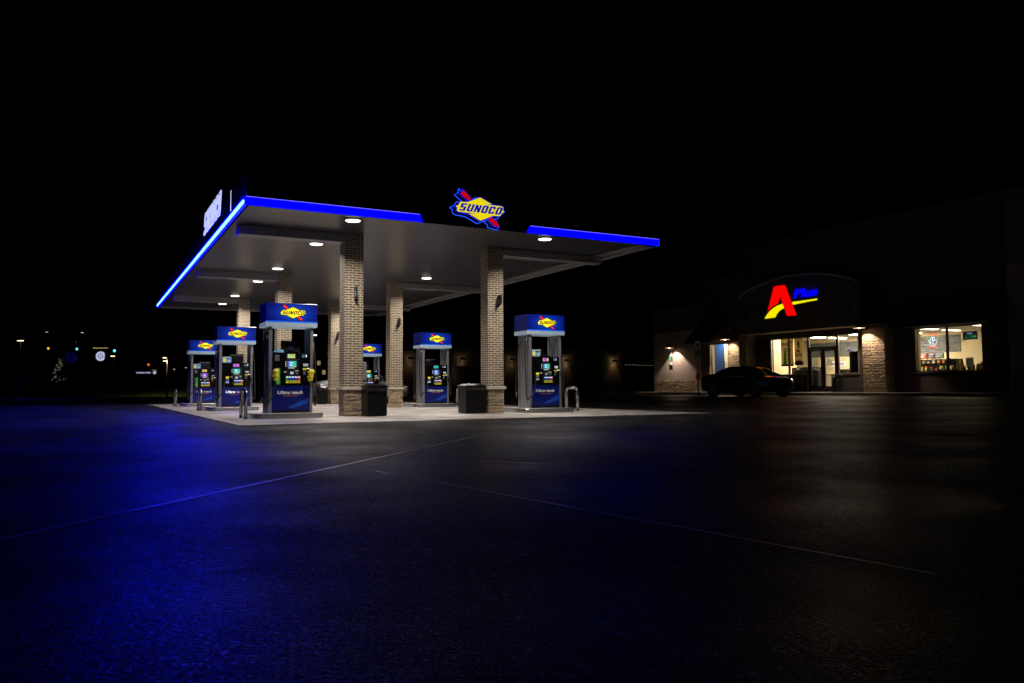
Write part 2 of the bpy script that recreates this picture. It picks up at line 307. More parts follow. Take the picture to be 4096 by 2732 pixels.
# ------------------------------------------------------------------ mesh builder
class MB:
    def __init__(s): s.bm = bmesh.new(); s.mats = []
    def mi(s, m):
        m = M[m] if isinstance(m, str) else m
        if m not in s.mats: s.mats.append(m)
        return s.mats.index(m)
    def face(s, pts, m, smooth=False):
        vs = [s.bm.verts.new(p) for p in pts]
        f = s.bm.faces.new(vs); f.material_index = s.mi(m); f.smooth = smooth; return f
    def box(s, a, b, m, skip=''):
        x0, y0, z0 = a; x1, y1, z1 = b; k = s.mi(m)
        v = [s.bm.verts.new(p) for p in ((x0, y0, z0), (x1, y0, z0), (x1, y1, z0), (x0, y1, z0), (x0, y0, z1), (x1, y0, z1), (x1, y1, z1), (x0, y1, z1))]
        for i in ((0, 3, 2, 1), (4, 5, 6, 7), (0, 1, 5, 4), (1, 2, 6, 5), (2, 3, 7, 6), (3, 0, 4, 7)):
            f = s.bm.faces.new([v[j] for j in i]); f.material_index = k
        return v
    def prism(s, pts, vec, m, side=None):   # 3d outline extruded along vec
        vec = Vector(vec); k = s.mi(m); k2 = s.mi(side or m)
        a = [s.bm.verts.new(Vector(p)) for p in pts]; b = [s.bm.verts.new(Vector(p) + vec) for p in pts]
        f = s.bm.faces.new(a); f.material_index = k
        f = s.bm.faces.new(b[::-1]); f.material_index = k2
        n = len(a)
        for i in range(n):
            f = s.bm.faces.new((a[i], b[i], b[(i + 1) % n], a[(i + 1) % n])); f.material_index = k2
    def tube(s, path, r, m, seg=8, caps=True):
        k = s.mi(m); path = [Vector(p) for p in path]; rings = []
        ref = None
        for i, p in enumerate(path):
            t = (path[min(i + 1, len(path) - 1)] - path[max(i - 1, 0)]).normalized()
            if ref is None or abs(ref.dot(t)) > .95: ref = Vector((0, 0, 1)) if abs(t.z) < .9 else Vector((1, 0, 0))
            u = t.cross(ref).normalized(); ref = u.cross(t).normalized()
            rr = r[i] if isinstance(r, (list, tuple)) else r
            rings.append([s.bm.verts.new(p + (u * math.cos(2 * math.pi * j / seg) + ref * math.sin(2 * math.pi * j / seg)) * rr) for j in range(seg)])
        for a, b in zip(rings, rings[1:]):
            for j in range(seg):
                f = s.bm.faces.new((a[j], a[(j + 1) % seg], b[(j + 1) % seg], b[j])); f.material_index = k; f.smooth = True
        if caps:
            for q in (rings[0][::-1], rings[-1]): f = s.bm.faces.new(q); f.material_index = k
    def lathe(s, prof, c, m, axis='z', seg=24):
        k = s.mi(m); c = Vector(c); rings = []
        for r, h in prof:
            ring = []
            for j in range(seg):
                a = 2 * math.pi * j / seg; x, y = r * math.cos(a), r * math.sin(a)
                p = {'z': (x, y, h), 'y': (x, h, y), 'x': (h, x, y)}[axis]
                ring.append(s.bm.verts.new(c + Vector(p)))
            rings.append(ring)
        for a, b in zip(rings, rings[1:]):
            for j in range(seg):
                f = s.bm.faces.new((a[j], a[(j + 1) % seg], b[(j + 1) % seg], b[j])); f.material_index = k; f.smooth = True
        for q in (rings[0][::-1], rings[-1]): f = s.bm.faces.new(q); f.material_index = k
    def text(s, txt, size, o, ex, ey, m, ext=.002, bold=0, shear=0, width=None, center=False):
        """flat lettering laid out from o along ex with its height along ey"""
        cu = bpy.data.curves.new('lettering', 'FONT'); cu.body = txt; cu.size = size; cu.extrude = ext; cu.offset = bold; cu.shear = shear
        cu.resolution_u = 2
        ob = bpy.data.objects.new('lettering', cu); COL.objects.link(ob)
        dg = bpy.context.evaluated_depsgraph_get(); dg.update(); me = bpy.data.meshes.new_from_object(ob.evaluated_get(dg))
        xs = [v.co.x for v in me.vertices]
        if not xs: return
        w = max(xs) - min(xs); sx = (width / w) if width else 1; x0 = min(xs)
        ex = Vector(ex).normalized(); ey = Vector(ey).normalized(); ez = ex.cross(ey); o = Vector(o)
        k = s.mi(m); off = -w * sx / 2 if center else 0
        vs = [s.bm.verts.new(o + ex * ((v.co.x - x0) * sx + off) + ey * v.co.y + ez * v.co.z) for v in me.vertices]
        for p in me.polygons:
            try: f = s.bm.faces.new([vs[i] for i in p.vertices]); f.material_index = k
            except ValueError: pass
        bpy.data.objects.remove(ob); bpy.data.curves.remove(cu); bpy.data.meshes.remove(me)
    def build(s, name, parent=None, loc=None, bevel=0, label=None, sub=0, recalc=True):
        if recalc: bmesh.ops.recalc_face_normals(s.bm, faces=s.bm.faces)
        me = bpy.data.meshes.new(name); uvl = s.bm.loops.layers.uv.new('UVMap')
        for f in s.bm.faces:
            n = f.normal
            for l in f.loops:
                c = l.vert.co
                l[uvl].uv = (c.x, c.y) if abs(n.z) > max(abs(n.x), abs(n.y)) else ((c.y, c.z) if abs(n.x) > abs(n.y) else (c.x, c.z))
        s.bm.to_mesh(me); s.bm.free()
        for m in s.mats: me.materials.append(m)
        o = bpy.data.objects.new(name, me); COL.objects.link(o)
        if parent: o.parent = parent
        if loc: o.location = loc
        if bevel:
            b = o.modifiers.new('bevel', 'BEVEL'); b.width = bevel; b.segments = 2; b.limit_method = 'ANGLE'; b.angle_limit = R(40)
        if sub:
            q = o.modifiers.new('sub', 'SUBSURF'); q.levels = sub; q.render_levels = sub
        if label: o['label'] = label
        return o

def tag(o, label, cat, group=None, kind=None):
    o['label'] = label
    if cat: o['category'] = cat
    if group: o['group'] = group
    if kind: o['kind'] = kind
    return o
def thing(name, label, cat, loc=(0, 0, 0), rz=0, group=None):
    o = bpy.data.objects.new(name, None); o.empty_display_size = .2; COL.objects.link(o); o.location = loc; o.rotation_euler = (0, 0, rz)
    return tag(o, label, cat, group)
def kids(o): return [c for c in COL.objects if c.parent == o]
def dup(root, loc, label, rz=None):
    ks = kids(root); r = root.copy(); COL.objects.link(r); r.location = loc; r['label'] = label
    if rz is not None: r.rotation_euler = (0, 0, rz)
    for ch in ks:
        gs = kids(ch); c = ch.copy(); COL.objects.link(c); c.parent = r
        for g in gs: q = g.copy(); COL.objects.link(q); q.parent = c
    return r
def lamp(name, kind, parent, loc, energy, col, rot=(0, 0, 0), **kw):
    l = bpy.data.lights.new(name, kind); l.energy = energy; l.color = col
    for k, v in kw.items(): setattr(l, k, v)
    o = bpy.data.objects.new(name, l); COL.objects.link(o); o.parent = parent; o.location = loc; o.rotation_euler = rot
    return o

def ashlar(mb, o, ux, un, w, h, seed, rough=.03, hmin=.09, hmax=.2, gap=.008):
    """irregular stone blocks on a face: o lower corner, ux along, un outward"""
    rnd = random.Random(seed); o = Vector(o); ux = Vector(ux); un = Vector(un); z = 0
    while z < h - .01:
        rh = rnd.uniform(hmin, hmax)
        if h - z - rh < hmin * .7: rh = h - z
        x = 0
        while x < w - .01:
            bw = rnd.uniform(.12, .34) * (1 + hmax)
            if w - x - bw < .1: bw = w - x
            cells = [(x, z, bw, rh)]
            if rh > hmin * 1.5 and rnd.random() < .4: cells = [(x, z, bw, rh * .5), (x, z + rh * .5, bw, rh * .5)]
            for cx, cz, cw, ch in cells:
                t = rnd.uniform(.3, 1) * rough + .006; g = gap / 2; m = rnd.choice(['stone', 'stone', 'stone2'])
                q = [(cx + g, cz + g), (cx + cw - g, cz + g), (cx + cw - g, cz + ch - g), (cx + g, cz + ch - g)]
                k = mb.mi(m)
                base = [mb.bm.verts.new(o + ux * a + up * b) for a, b in q]
                n = 3; grid = []
                for j in range(n + 1):
                    row = []
                    for i in range(n + 1):
                        a = cx + g + .006 + (cw - 2 * g - .012) * i / n; b = cz + g + .006 + (ch - 2 * g - .012) * j / n
                        e = t * (rnd.uniform(.55, 1) if 0 < i < n and 0 < j < n else rnd.uniform(.25, .6))
                        row.append(mb.bm.verts.new(o + ux * a + up * b + un * e))
                    grid.append(row)
                for j in range(n):
                    for i in range(n):
                        f = mb.bm.faces.new((grid[j][i], grid[j][i + 1], grid[j + 1][i + 1], grid[j + 1][i])); f.material_index = k
                edges = [[grid[0][i] for i in range(n + 1)], [grid[j][n] for j in range(n + 1)], [grid[n][i] for i in range(n, -1, -1)], [grid[j][0] for j in range(n, -1, -1)]]
                for e in range(4):
                    a, b = base[e], base[(e + 1) % 4]
                    f = mb.bm.faces.new([a, b] + edges[e][::-1]); f.material_index = k
            x += bw
        z += rh

# emblem outlines in units of its width
YEL = [(-0.5, 0.0), (-0.4413, 0.03), (-0.4097, 0.0879), (-0.3896, 0.095), (-0.27, 0.0975), (-0.007, 0.213), (0.2331, 0.112), (0.0422, 0.0965), (0.4468, 0.0925), (0.4768, 0.068), (0.463, 0.016), (0.5, -0.0), (0.4413, -0.03), (0.4097, -0.0879), (0.3896, -0.095), (0.27, -0.0975), (0.0, -0.216), (-0.2331, -0.114), (-0.0422, -0.099), (-0.4468, -0.0925), (-0.4768, -0.068), (-0.463, -0.016)]
YOUT = [p for i, p in enumerate(YEL) if i not in (7, 18)]
AR1 = [(-0.3522, 0.3207), (-0.2566, 0.2331), (-0.2512, 0.2231), (-0.1869, 0.1658), (-0.2514, 0.1371), (-0.3054, 0.1736), (-0.3189, 0.1764), (-0.4128, 0.2456), (-0.3624, 0.2649)]
AR2 = [(0.1588, -0.1688), (0.2285, -0.1394), (0.2981, -0.1914), (0.3192, -0.1863), (0.3888, -0.3032), (0.2488, -0.275), (0.2594, -0.2563)]
def offset(poly, d):
    n = len(poly); ar = sum(poly[i][0] * poly[(i + 1) % n][1] - poly[(i + 1) % n][0] * poly[i][1] for i in range(n)); sgn = 1 if ar > 0 else -1
    out = []
    for i in range(n):
        p0, p1, p2 = Vector(poly[i - 1]), Vector(poly[i]), Vector(poly[(i + 1) % n])
        e1 = (p1 - p0).normalized(); e2 = (p2 - p1).normalized(); n1 = Vector((e1.y, -e1.x)) * sgn; n2 = Vector((e2.y, -e2.x)) * sgn
        b = n1 + n2; L = b.length
        if L < .1: b = n1; k = 1
        else: b /= L; k = min(1 / max(b.dot(n1), .4), 2)
        out.append((p1.x + b.x * d * k, p1.y + b.y * d * k))
    return out
CH = .12
GL = {  # blocky italic letters as convex pieces in a unit cell
 'S': [[(0, .86), (.12, 1), (.88, 1), (1, .86), (1, .8), (0, .8)], [(0, .44), (.33, .44), (.33, .8), (0, .8)], [(.33, .42), (.88, .42), (.88, .6), (.33, .6)], [(.12, .40), (0, .44), (.33, .44), (.33, .4)], [(.67, .2), (1, .2), (1, .5), (.88, .6), (.67, .6)], [(0, .14), (.12, 0), (.88, 0), (1, .14), (1, .2), (0, .2)]],
 'U': [[(0, .14), (.33, .2), (.33, 1), (0, 1)], [(.67, .2), (1, .14), (1, 1), (.67, 1)], [(0, .14), (.12, 0), (.88, 0), (1, .14), (.67, .2), (.33, .2)]],
 'N': [[(0, 0), (.3, 0), (.3, 1), (0, 1)], [(.7, 0), (1, 0), (1, 1), (.7, 1)], [(.3, .45), (.7, 0), (.7, .5), (.3, 1)]],
 'O': [[(0, .14), (.12, 0), (.33, .2), (.33, .8), (.12, 1), (0, .86)], [(1, .14), (.88, 0), (.67, .2), (.67, .8), (.88, 1), (1, .86)], [(.12, 0), (.88, 0), (.67, .2), (.33, .2)], [(.12, 1), (.88, 1), (.67, .8), (.33, .8)]],
 'C': [[(0, .14), (.12, 0), (.33, .2), (.33, .8), (.12, 1), (0, .86)], [(.12, 0), (.88, 0), (1, .14), (1, .2), (.33, .2)], [(.12, 1), (.88, 1), (1, .86), (1, .8), (.33, .8)], [(.67, .62), (1, .62), (1, .8), (.67, .8)], [(.67, .2), (1, .2), (1, .36), (.67, .36)]]}
TH_ = {.33: .38, .67: .62, .3: .36, .7: .64}
def block_word(mb, word, fn, vec, m, side=None, pitch=1.2, bold=False):
    """fn maps (a along the word in cell units, b height 0..1) to 3d"""
    for i, ch in enumerate(word):
        for pc in GL[ch]:
            if bold: pc = [(TH_.get(a, a), b) for a, b in pc]
            mb.prism([fn(i * pitch + a, b) for a, b in pc], vec, m, side)
def emblem(parent, cx, y, cz, w, t, yel, red, ink, edge=.012, name='emblem', back=None):
    """parallel to the XZ plane, facing -Y"""
    P3 = lambda poly, yy: [(cx + a * w, yy, cz + b * w) for a, b in poly]
    mb = MB()
    for k, poly in enumerate((YOUT, AR1, AR2)): mb.prism(P3(offset(poly, edge), y - t - k * .0013), (0, t, 0), ink)
    o = mb.build(name, parent)
    mb = MB(); mb.prism(P3(YEL, y - t - .006), (0, .004, 0), yel); mb.build('yellow_diamond', o)
    for q in (AR1, AR2): mb = MB(); mb.prism(P3(q, y - t - .0075), (0, .0035, 0), red); mb.build('red_arrow_' + ('tail' if q is AR1 else 'head'), o)
    mb = MB(); tot = 5 * 1.2 + 1
    fn = lambda a, b: (cx + w * (-.4435 + .852 * a / tot + .066 * b), y - t - .0105, cz + w * (-.072 + .144 * b))
    block_word(mb, 'SUNOCO', fn, (0, .003, 0), ink, bold=w > 1); mb.build('lettering', o)
    return o

# ================================================================== ground
def gz(x): 
    t = min(1, max(0, (x - 15) / 11)); return .2 * t * t * (3 - 2 * t)
bm = bmesh.new()
xs = [-900, -300, -100, -40, -10, 0, 5, 10, 15] + [15 + 11 * i / 12 for i in range(1, 13)] + [30, 34, 60, 150, 400, 900]
ys = [-200, -40, -10, 0, 4, 8, 12, 16, 20, 25, 30, 40, 50, 60, 80, 120, 200, 400, 1200]
g = [[bm.verts.new((x, y, gz(x))) for x in xs] for y in ys]
for j in range(len(ys) - 1):
    for i in range(len(xs) - 1): bm.faces.new((g[j][i], g[j][i + 1], g[j + 1][i + 1], g[j + 1][i]))
me = bpy.data.meshes.new('ground'); bm.to_mesh(me); bm.free(); me.materials.append(M['asphalt'])
gr = bpy.data.objects.new('ground', me); COL.objects.link(gr); tag(gr, 'dark speckled asphalt forecourt', None, kind='structure')
# concrete pad under the canopy with joints
mb = MB()
px0, px1, py0, py1 = 2.55, 14.3, 15.75, 41.5
nx, ny = 4, 8
for i in range(nx):
    for j in range(ny):
        a, b = px0 + (px1 - px0) * i / nx, px0 + (px1 - px0) * (i + 1) / nx
        c, d = py0 + (py1 - py0) * j / ny, py0 + (py1 - py0) * (j + 1) / ny
        mb.box((a + .006, c + .006, .0), (b - .006, d - .006, .012), 'concrete')
tag(mb.build('concrete_pad'), 'pale concrete slab under the canopy', None, kind='structure')
def seam(name, pts, w, label, wander=.006, seed=1):  # lays the pavement joints and also the painted headlight streak
    rnd = random.Random(seed); mb = MB(); P = []
    for (a, b) in zip(pts, pts[1:]):
        n = 24
        for i in range(n):
            t = i / n; P.append((a[0] + (b[0] - a[0]) * t + rnd.uniform(-1, 1) * wander, a[1] + (b[1] - a[1]) * t + rnd.uniform(-1, 1) * wander))
    P.append(pts[-1]); n = len(P)
    for i in range(n - 1):
        a, b = Vector((*P[i], .004)), Vector((*P[i + 1], .004)); d = (Vector((*pts[-1], 0)) - Vector((*pts[0], 0))).normalized(); q = Vector((-d.y, d.x, 0))
        w0 = w / 2 * (1 + .25 * math.sin(i * 2.1)); w1 = w / 2 * (1 + .25 * math.sin(i * 2.1 + 2.1))
        mb.face([a - q * w0, b - q * w1, b + q * w1, a + q * w0], 'seam')
    o = mb.build(name); tag(o, label, None, kind='structure')
seam('joint_and_light_streak', [(-1.3, 3.36), (-.34, 4.405), (4.958, 10.334)], .05, 'painted headlight streak, a thin pale strip running diagonally across the asphalt at left', .0015)  # streak of headlight on the ground, painted as a pale strip
seam('joint_and_light_streak', [(2.141, 6.447), (2.747, 1.865)], .016, 'thin pale line across the dark asphalt at right', .003, 2)
seam('joint_and_light_streak', [(2.825, 7.567), (3.629, 6.304)], .02, 'short pale line on the asphalt in front of the pumps', .002, 3)

# sidewalk in front of the shop
mb = MB(); mb.box((33.3, 8, .05), (35.7, 47, .36), 'walk'); tag(mb.build('pavement', bevel=.02), 'raised concrete walk in front of the shop', None, kind='structure')
mb = MB()
for a, b in ((10, 46),): mb.box((32.75, a, .19), (33.3, b, .206), 'walk')
tag(mb.build('gutter'), 'concrete gutter strip along the kerb', None, kind='structure')

# ================================================================== canopy
EX0, EX1, EY0, EY1, ZC = 2.872, 13.759, 17.171, 40.502, 4.578
cano = thing('fuel_canopy', 'long flat fuel canopy on six brick columns with glowing blue edges', 'canopy', (EX0, EY0, 0))
def C(x, y, z): return (x - EX0, y - EY0, z)
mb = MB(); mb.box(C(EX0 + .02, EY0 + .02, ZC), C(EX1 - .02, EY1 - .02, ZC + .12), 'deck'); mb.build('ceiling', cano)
mb = MB()
for a, b in ((C(EX0, EY0, ZC - .004), C(EX1, EY0 + .05, ZC + .78)), (C(EX0, EY1 - .05, ZC - .004), C(EX1, EY1, ZC + .78)), (C(EX0, EY0 + .05, ZC - .004), C(EX0 + .05, EY1 - .05, ZC + .78)), (C(EX1 - .05, EY0 + .05, ZC - .004), C(EX1, EY1 - .05, ZC + .78))):
    mb.box(a, b, 'navy')
mb.build('fascia', cano)
mb = MB()   # gutter channel and trim along the inner right edge
mb.box(C(EX1 - .30, EY0 + .06, ZC - .05), C(EX1 - .06, EY1 - .06, ZC - .003), 'beam')
mb.box(C(EX1 - .62, EY0 + .06, ZC - .02), C(EX1 - .32, EY1 - .06, ZC - .003), 'beam')
mb.box(C(EX0 + .06, EY1 - .5, ZC - .06), C(EX1 - .63, EY1 - .06, ZC - .003), 'beam')
mb.build('edge_channel', cano)
# blue light bands
def band(x0, x1, cl, cr):
    mb = MB(); y = EY0 - .02; t = .165
    pts = [(x0, ZC), (x1, ZC), (x1 + cr, ZC + t), (x0 + cl, ZC + t)]
    mb.prism([C(a, y, z) for a, z in pts], (0, .018, 0), 'band')
    o = mb.build('light_band', cano)
    mb = MB(); mb.box(C(x0 + cl, y - .012, ZC + t), C(x1 + cr, y + .01, ZC + t + .009), 'ledtop'); mb.build('led_line', o)
band(EX0 - .02, 6.829, 0, -.075); band(9.62, EX1 + .02, .1, .0)
mb = MB(); mb.box(C(EX0 - .055, EY0 - .02, ZC + .002), C(EX0 - .015, EY1, ZC + .15), 'bandside'); o = mb.build('light_band', cano)
mb = MB(); mb.box(C(EX0 - .058, EY0 - .02, ZC - .008), C(EX0 - .004, EY1, ZC - .001), 'bandunder'); mb.build('light_underside', o)
mb = MB()
n = 46; dy = (EY1 - EY0 + .02) / n
for i in range(n):
    y0 = EY0 - .02 + i * dy; mb.box(C(EX0 - .085, y0, ZC + .028), C(EX0 - .058, y0 + dy * .985, ZC + .09), 'led')
mb.build('led_tube', o)
mb = MB(); mb.box(C(EX1 + .002, EY0, ZC - .012), C(EX1 + .05, EY1, ZC + .15), 'dimband'); mb.build('light_band', cano)
# columns with beams
CX = (5.62, 9.606); CW, CDp = .476, .452; CY = [19.341, 27.274, 35.208]
rows = ['front', 'middle', 'back']; sides = ['left', 'right']
for r_, cy in enumerate(CY):
    for s_, cx in enumerate(CX):
        mb = MB(); mb.box((0, 0, .7), (CW, CDp, ZC - .002), 'brick'); c = mb.build('column', cano, C(cx, cy, 0))
        mb = MB(); e = .0
        mb.box((.0, .0, .012), (CW, CDp, .66), 'mortar'); sd = r_ * 10 + s_
        ashlar(mb, (0, 0, .012), (1, 0, 0), (0, -1, 0), CW, .645, sd + 1); ashlar(mb, (0, CDp, .012), (0, -1, 0), (-1, 0, 0), CDp, .645, sd + 2)
        ashlar(mb, (CW, 0, .012), (0, 1, 0), (1, 0, 0), CDp, .645, sd + 3); ashlar(mb, (CW, CDp, .012), (-1, 0, 0), (0, 1, 0), CW, .645, sd + 4)
        mb.build('stone_base', c, recalc=True)
        mb = MB(); mb.box((-.055, -.055, .66), (CW + .055, CDp + .055, .735), 'cap'); mb.build('capstone', c, bevel=.006)
    for s_ in (0, 1):
        mb = MB(); zb = 4.365
        if s_ == 0: mb.box((EX0 + .2, cy + .02, zb), (CX[0] - .002, cy + CDp - .02, ZC - .003), 'beam')
        else:
            mb.box((CX[1] + CW + .002, cy + .02, zb), (EX1 - .8, cy + CDp - .02, ZC - .022), 'beam'); mb.box((EX1 - .8, cy + .02, zb), (EX1 - .35, cy + CDp - .02, zb + .11), 'beam')
        o = mb.build('beam', cano, (-EX0, -EY0, 0))
# ceiling lights
LY = [(17.63, 'front'), (20.95, 'front'), (25.81, 'middle'), (29.19, 'middle'), (34.14, 'back'), (37.59, 'back')]
l0 = thing('canopy_light', 'round lit ceiling light just in front of the front left brick column', 'ceiling light', (5.3, LY[0][0], ZC), group='round lights in the canopy ceiling')
mb = MB(); mb.lathe([(.19, -.004), (.2, -.02), (.17, -.03)], (0, 0, 0), 'lampbody'); mb.build('housing', l0)
mb = MB(); mb.lathe([(.165, -.03), (.16, -.038), (.10, -.046), (.02, -.048)], (0, 0, 0), 'lens'); mb.build('lens', l0)
la = lamp('bulb_light', 'AREA', l0, (0, 0, -.075), 122, (1, .9, .8), shape='DISK', size=.3, spread=R(146))
for s_, x in ((0, 5.3), (1, 10.42)):
    for i, (y, rn) in enumerate(LY):
        if (s_, i) == (0, 0): continue
        dup(l0, (x, y, ZC), 'round lit ceiling light just %s the %s %s brick column' % ('in front of' if i % 2 == 0 else 'behind', rn, sides[s_]))
# canopy emblem sign
sg = thing('emblem_sign', 'yellow diamond fuel sign with red arrow glowing on the canopy front', 'sign', (8.195, 16.93, 4.966))
em = emblem(sg, 0, 0, 0, 1.2976, .05, 'yellowbig', 'redbig', 'signblue', edge=.014)
mb = MB()
for poly in (YOUT, AR1, AR2):
    q = offset(poly, .028); P = [(a * 1.2976, .14, b * 1.2976) for a, b in q]; mb.tube(P + [P[0]], .011, 'halo', 6)
mb.build('halo_tube', sg)
mb = MB(); mb.box((-.3, .0, -.06), (.3, .22, .06), 'navy'); mb.build('mount', sg)
# white channel letters on the left edge
wl = thing('channel_letter_sign', 'tall white lit letters spelling the fuel name along the left canopy edge', 'sign', (2.70, 22.9, 4.86))
tot = 7.9
for i, ch in enumerate('SUNOCO'):
    mb = MB(); fn = lambda a, b: (.0, -(i * 1.16 + a) / tot * 3.2 - .0, .02 + b * .56)
    sh = lambda a, b: (0, -((i * 1.38 + a) / tot * 3.0 + .2 * b), .02 + b * .57)
    for pc in GL[ch]: mb.prism([sh(a, b) for a, b in pc], (.022, 0, 0), 'letterw', 'letteredge')
    mb.build('letter', wl)
for y in (-.4, -1.6, -2.8): mb = MB(); mb.box((.05, y, .2), (.175, y + .04, .24), 'navy'); mb.build('bracket', wl)
ml = thing('edge_rod', 'thin pale vertical rod standing on the left canopy edge', 'rod', (2.80, 18.85, ZC + .05))
mb = MB(); mb.tube([(0, 0, .12), (0, 0, .62)], .008, 'letteredge', 6); mb.box((-.015, -.015, .1), (.06, .015, .13), 'navy'); mb.build('rod', ml)

# column number pennants
nums = {(0, 0): '3', (0, 1): '1', (1, 1): '5', (1, 0): '7', (2, 0): '11', (2, 1): '9'}
for (r_, s_), num in nums.items():
    x = CX[s_] + (.3 if s_ == 1 else .24); y = CY[r_]
    t = thing('pump_number_flag', 'dark blue pennant numbered %s sticking out of the %s %s brick column' % (num, rows[r_], sides[s_]), 'sign', (x, y, 3.07), group='number flags on the brick columns')
    mb = MB(); mb.prism([(0, -.006, .17), (0, -.24, .17), (0, -.24, -.08), (0, -.006, -.18)], (.012, 0, 0), 'darkblue', 'navy'); mb.build('board', t)
    mb = MB(); mb.text(num, .17, (-.004, -.07 if len(num) == 1 else -.03, -.06), (0, -1, 0), (0, 0, 1), 'white', ext=.001, bold=.004); mb.build('number', t)

# ================================================================== islands, bollards
PX = (3.657, 10.69); PY = [19.095, 27.028, 34.962]
PUMPS = {(0, 0): '3', (1, 0): '7', (2, 0): '11', (0, 1): '1', (1, 1): '5', (2, 1): '9'}
ig = thing('pump_island', 'raised steel edged island under pump 3', 'island', (PX[0], PY[0], 0), group='raised islands under the pumps')
def stadium(x0, x1, y0, y1, n=8, z=0):
    r = .25; out = []
    for cx, cy, a0 in ((x1 - r, y0 + r, -90), (x1 - r, y1 - r, 0), (x0 + r, y1 - r, 90), (x0 + r, y0 + r, 180)):
        for i in range(n + 1):
            a = R(a0 + 90 * i / n); out.append((cx + r * math.cos(a), cy + r * math.sin(a), z))
    return out
mb = MB(); mb.prism(stadium(-.30, 1.30, -.50, 1.25, z=.012), (0, 0, .112), 'steel', 'steel'); mb.build('steel_edge', ig, bevel=.008)
mb = MB(); mb.prism(stadium(-.27, 1.27, -.47, 1.22, z=.118), (0, 0, .012), 'concrete'); mb.build('concrete_top', ig)
for (r_, s_), num in PUMPS.items():
    if (r_, s_) != (0, 0): dup(ig, (PX[s_], PY[r_], 0), 'raised steel edged island under pump %s' % num)
bo = thing('hoop_bollard', 'bent steel hoop bollard left of pump 3', 'bollard', (3.22, 19.02, 0), group='steel hoop bollards beside the pumps')
mb = MB(); pth = [(0, 0, .0), (0, 0, .56)] + [(0, .12 - .12 * math.cos(R(a)), .56 + .12 * math.sin(R(a))) for a in (20, 40, 60, 80, 90)] + [(0, .48 + .12 * math.sin(R(a)), .56 + .12 * math.cos(R(a))) for a in (10, 30, 50, 70, 90)] + [(0, .60, .0)]
mb.tube(pth, .042, 'steel', 12); mb.build('hoop', bo)
for y in (0, .6): mb = MB(); mb.lathe([(.07, .012), (.07, .018), (.045, .022)], (0, y, 0), 'steel', seg=16); mb.build('floor_flange', bo)
for (r_, s_), num in PUMPS.items():
    if (r_, s_) != (0, 0):
        dup(bo, (3.22 if s_ == 0 else 12.6, PY[r_] - .07 + (.5 if s_ else .3 * (r_ > 0)), 0), 'bent steel hoop bollard %s of pump %s' % ('left' if s_ == 0 else 'right', num))

# ================================================================== fuel pumps
PW, PD = 1.214, .738
scr = {'1': ([(1, .5, .3), (.35, .0, .9), (.8, .75, .05)], [(.02, .05, .8), (.0, .6, .35), (.02, .7, .5)]),
       '3': ([(.35, .7, .7), (.8, .8, .1), (.6, .8, .3)], [(.1, .05, .75), (.0, .6, .35), (.0, .55, .5)]),
       '5': ([(.0, .6, .5), (.05, .55, .6), (.0, .5, .45)], [(.03, .12, .8), (.1, .3, .9), (.05, .1, .7)]),
       '7': ([(.7, .2, .8), (.5, .1, .8), (.8, .3, .7)], [(.0, .6, .5), (.0, .65, .4), (.05, .5, .7)]),
       '9': ([(.8, .8, .05), (.85, .75, .1), (.7, .8, .1)], [(.0, .6, .45), (.05, .6, .5), (.0, .5, .5)]),
       '11': ([(.9, .8, .1), (.9, .3, .3), (.9, .8, .1)], [(.25, .05, .8), (.35, .1, .9), (.2, .05, .7)])}
def nozzle(t, x, z, bag):
    mb = MB()
    mb.tube([(x, -.035, z), (x - .005, -.06, z - .05), (x, -.065, z - .12), (x + .01, -.06, z - .2)], [.02, .028, .024, .02], 'black', 10)
    mb.tube([(x, -.08, z - .02), (x + .03, -.12, z - .1), (x + .01, -.09, z - .17)], .008, 'black', 6)
    mb.tube([(x, -.03, z), (x - .02, .0, z + .06)], .014, 'steel', 8)
    o = mb.build('nozzle', t)
    if bag:
        mb = MB(); rnd = random.Random(int(x * 100))
        prof = [(.025, .04), (.05, .03), (.075, -.02), (.062, -.08), (.07, -.14), (.05, -.2), (.052, -.235), (.02, -.24)]
        k = mb.mi('bag'); rings = []
        for r, h in prof:
            rings.append([mb.bm.verts.new((x + r * (1 + rnd.uniform(-.3, .3)) * math.cos(2 * math.pi * j / 12) + h * .1, -.07 + r * .8 * math.sin(2 * math.pi * j / 12) - .02, z + h + rnd.uniform(-.012, .012))) for j in range(12)])
        for a, b in zip(rings, rings[1:]):
            for j in range(12): f = mb.bm.faces.new((a[j], a[(j + 1) % 12], b[(j + 1) % 12], b[j])); f.material_index = k
        mb.build('yellow_cover', o)
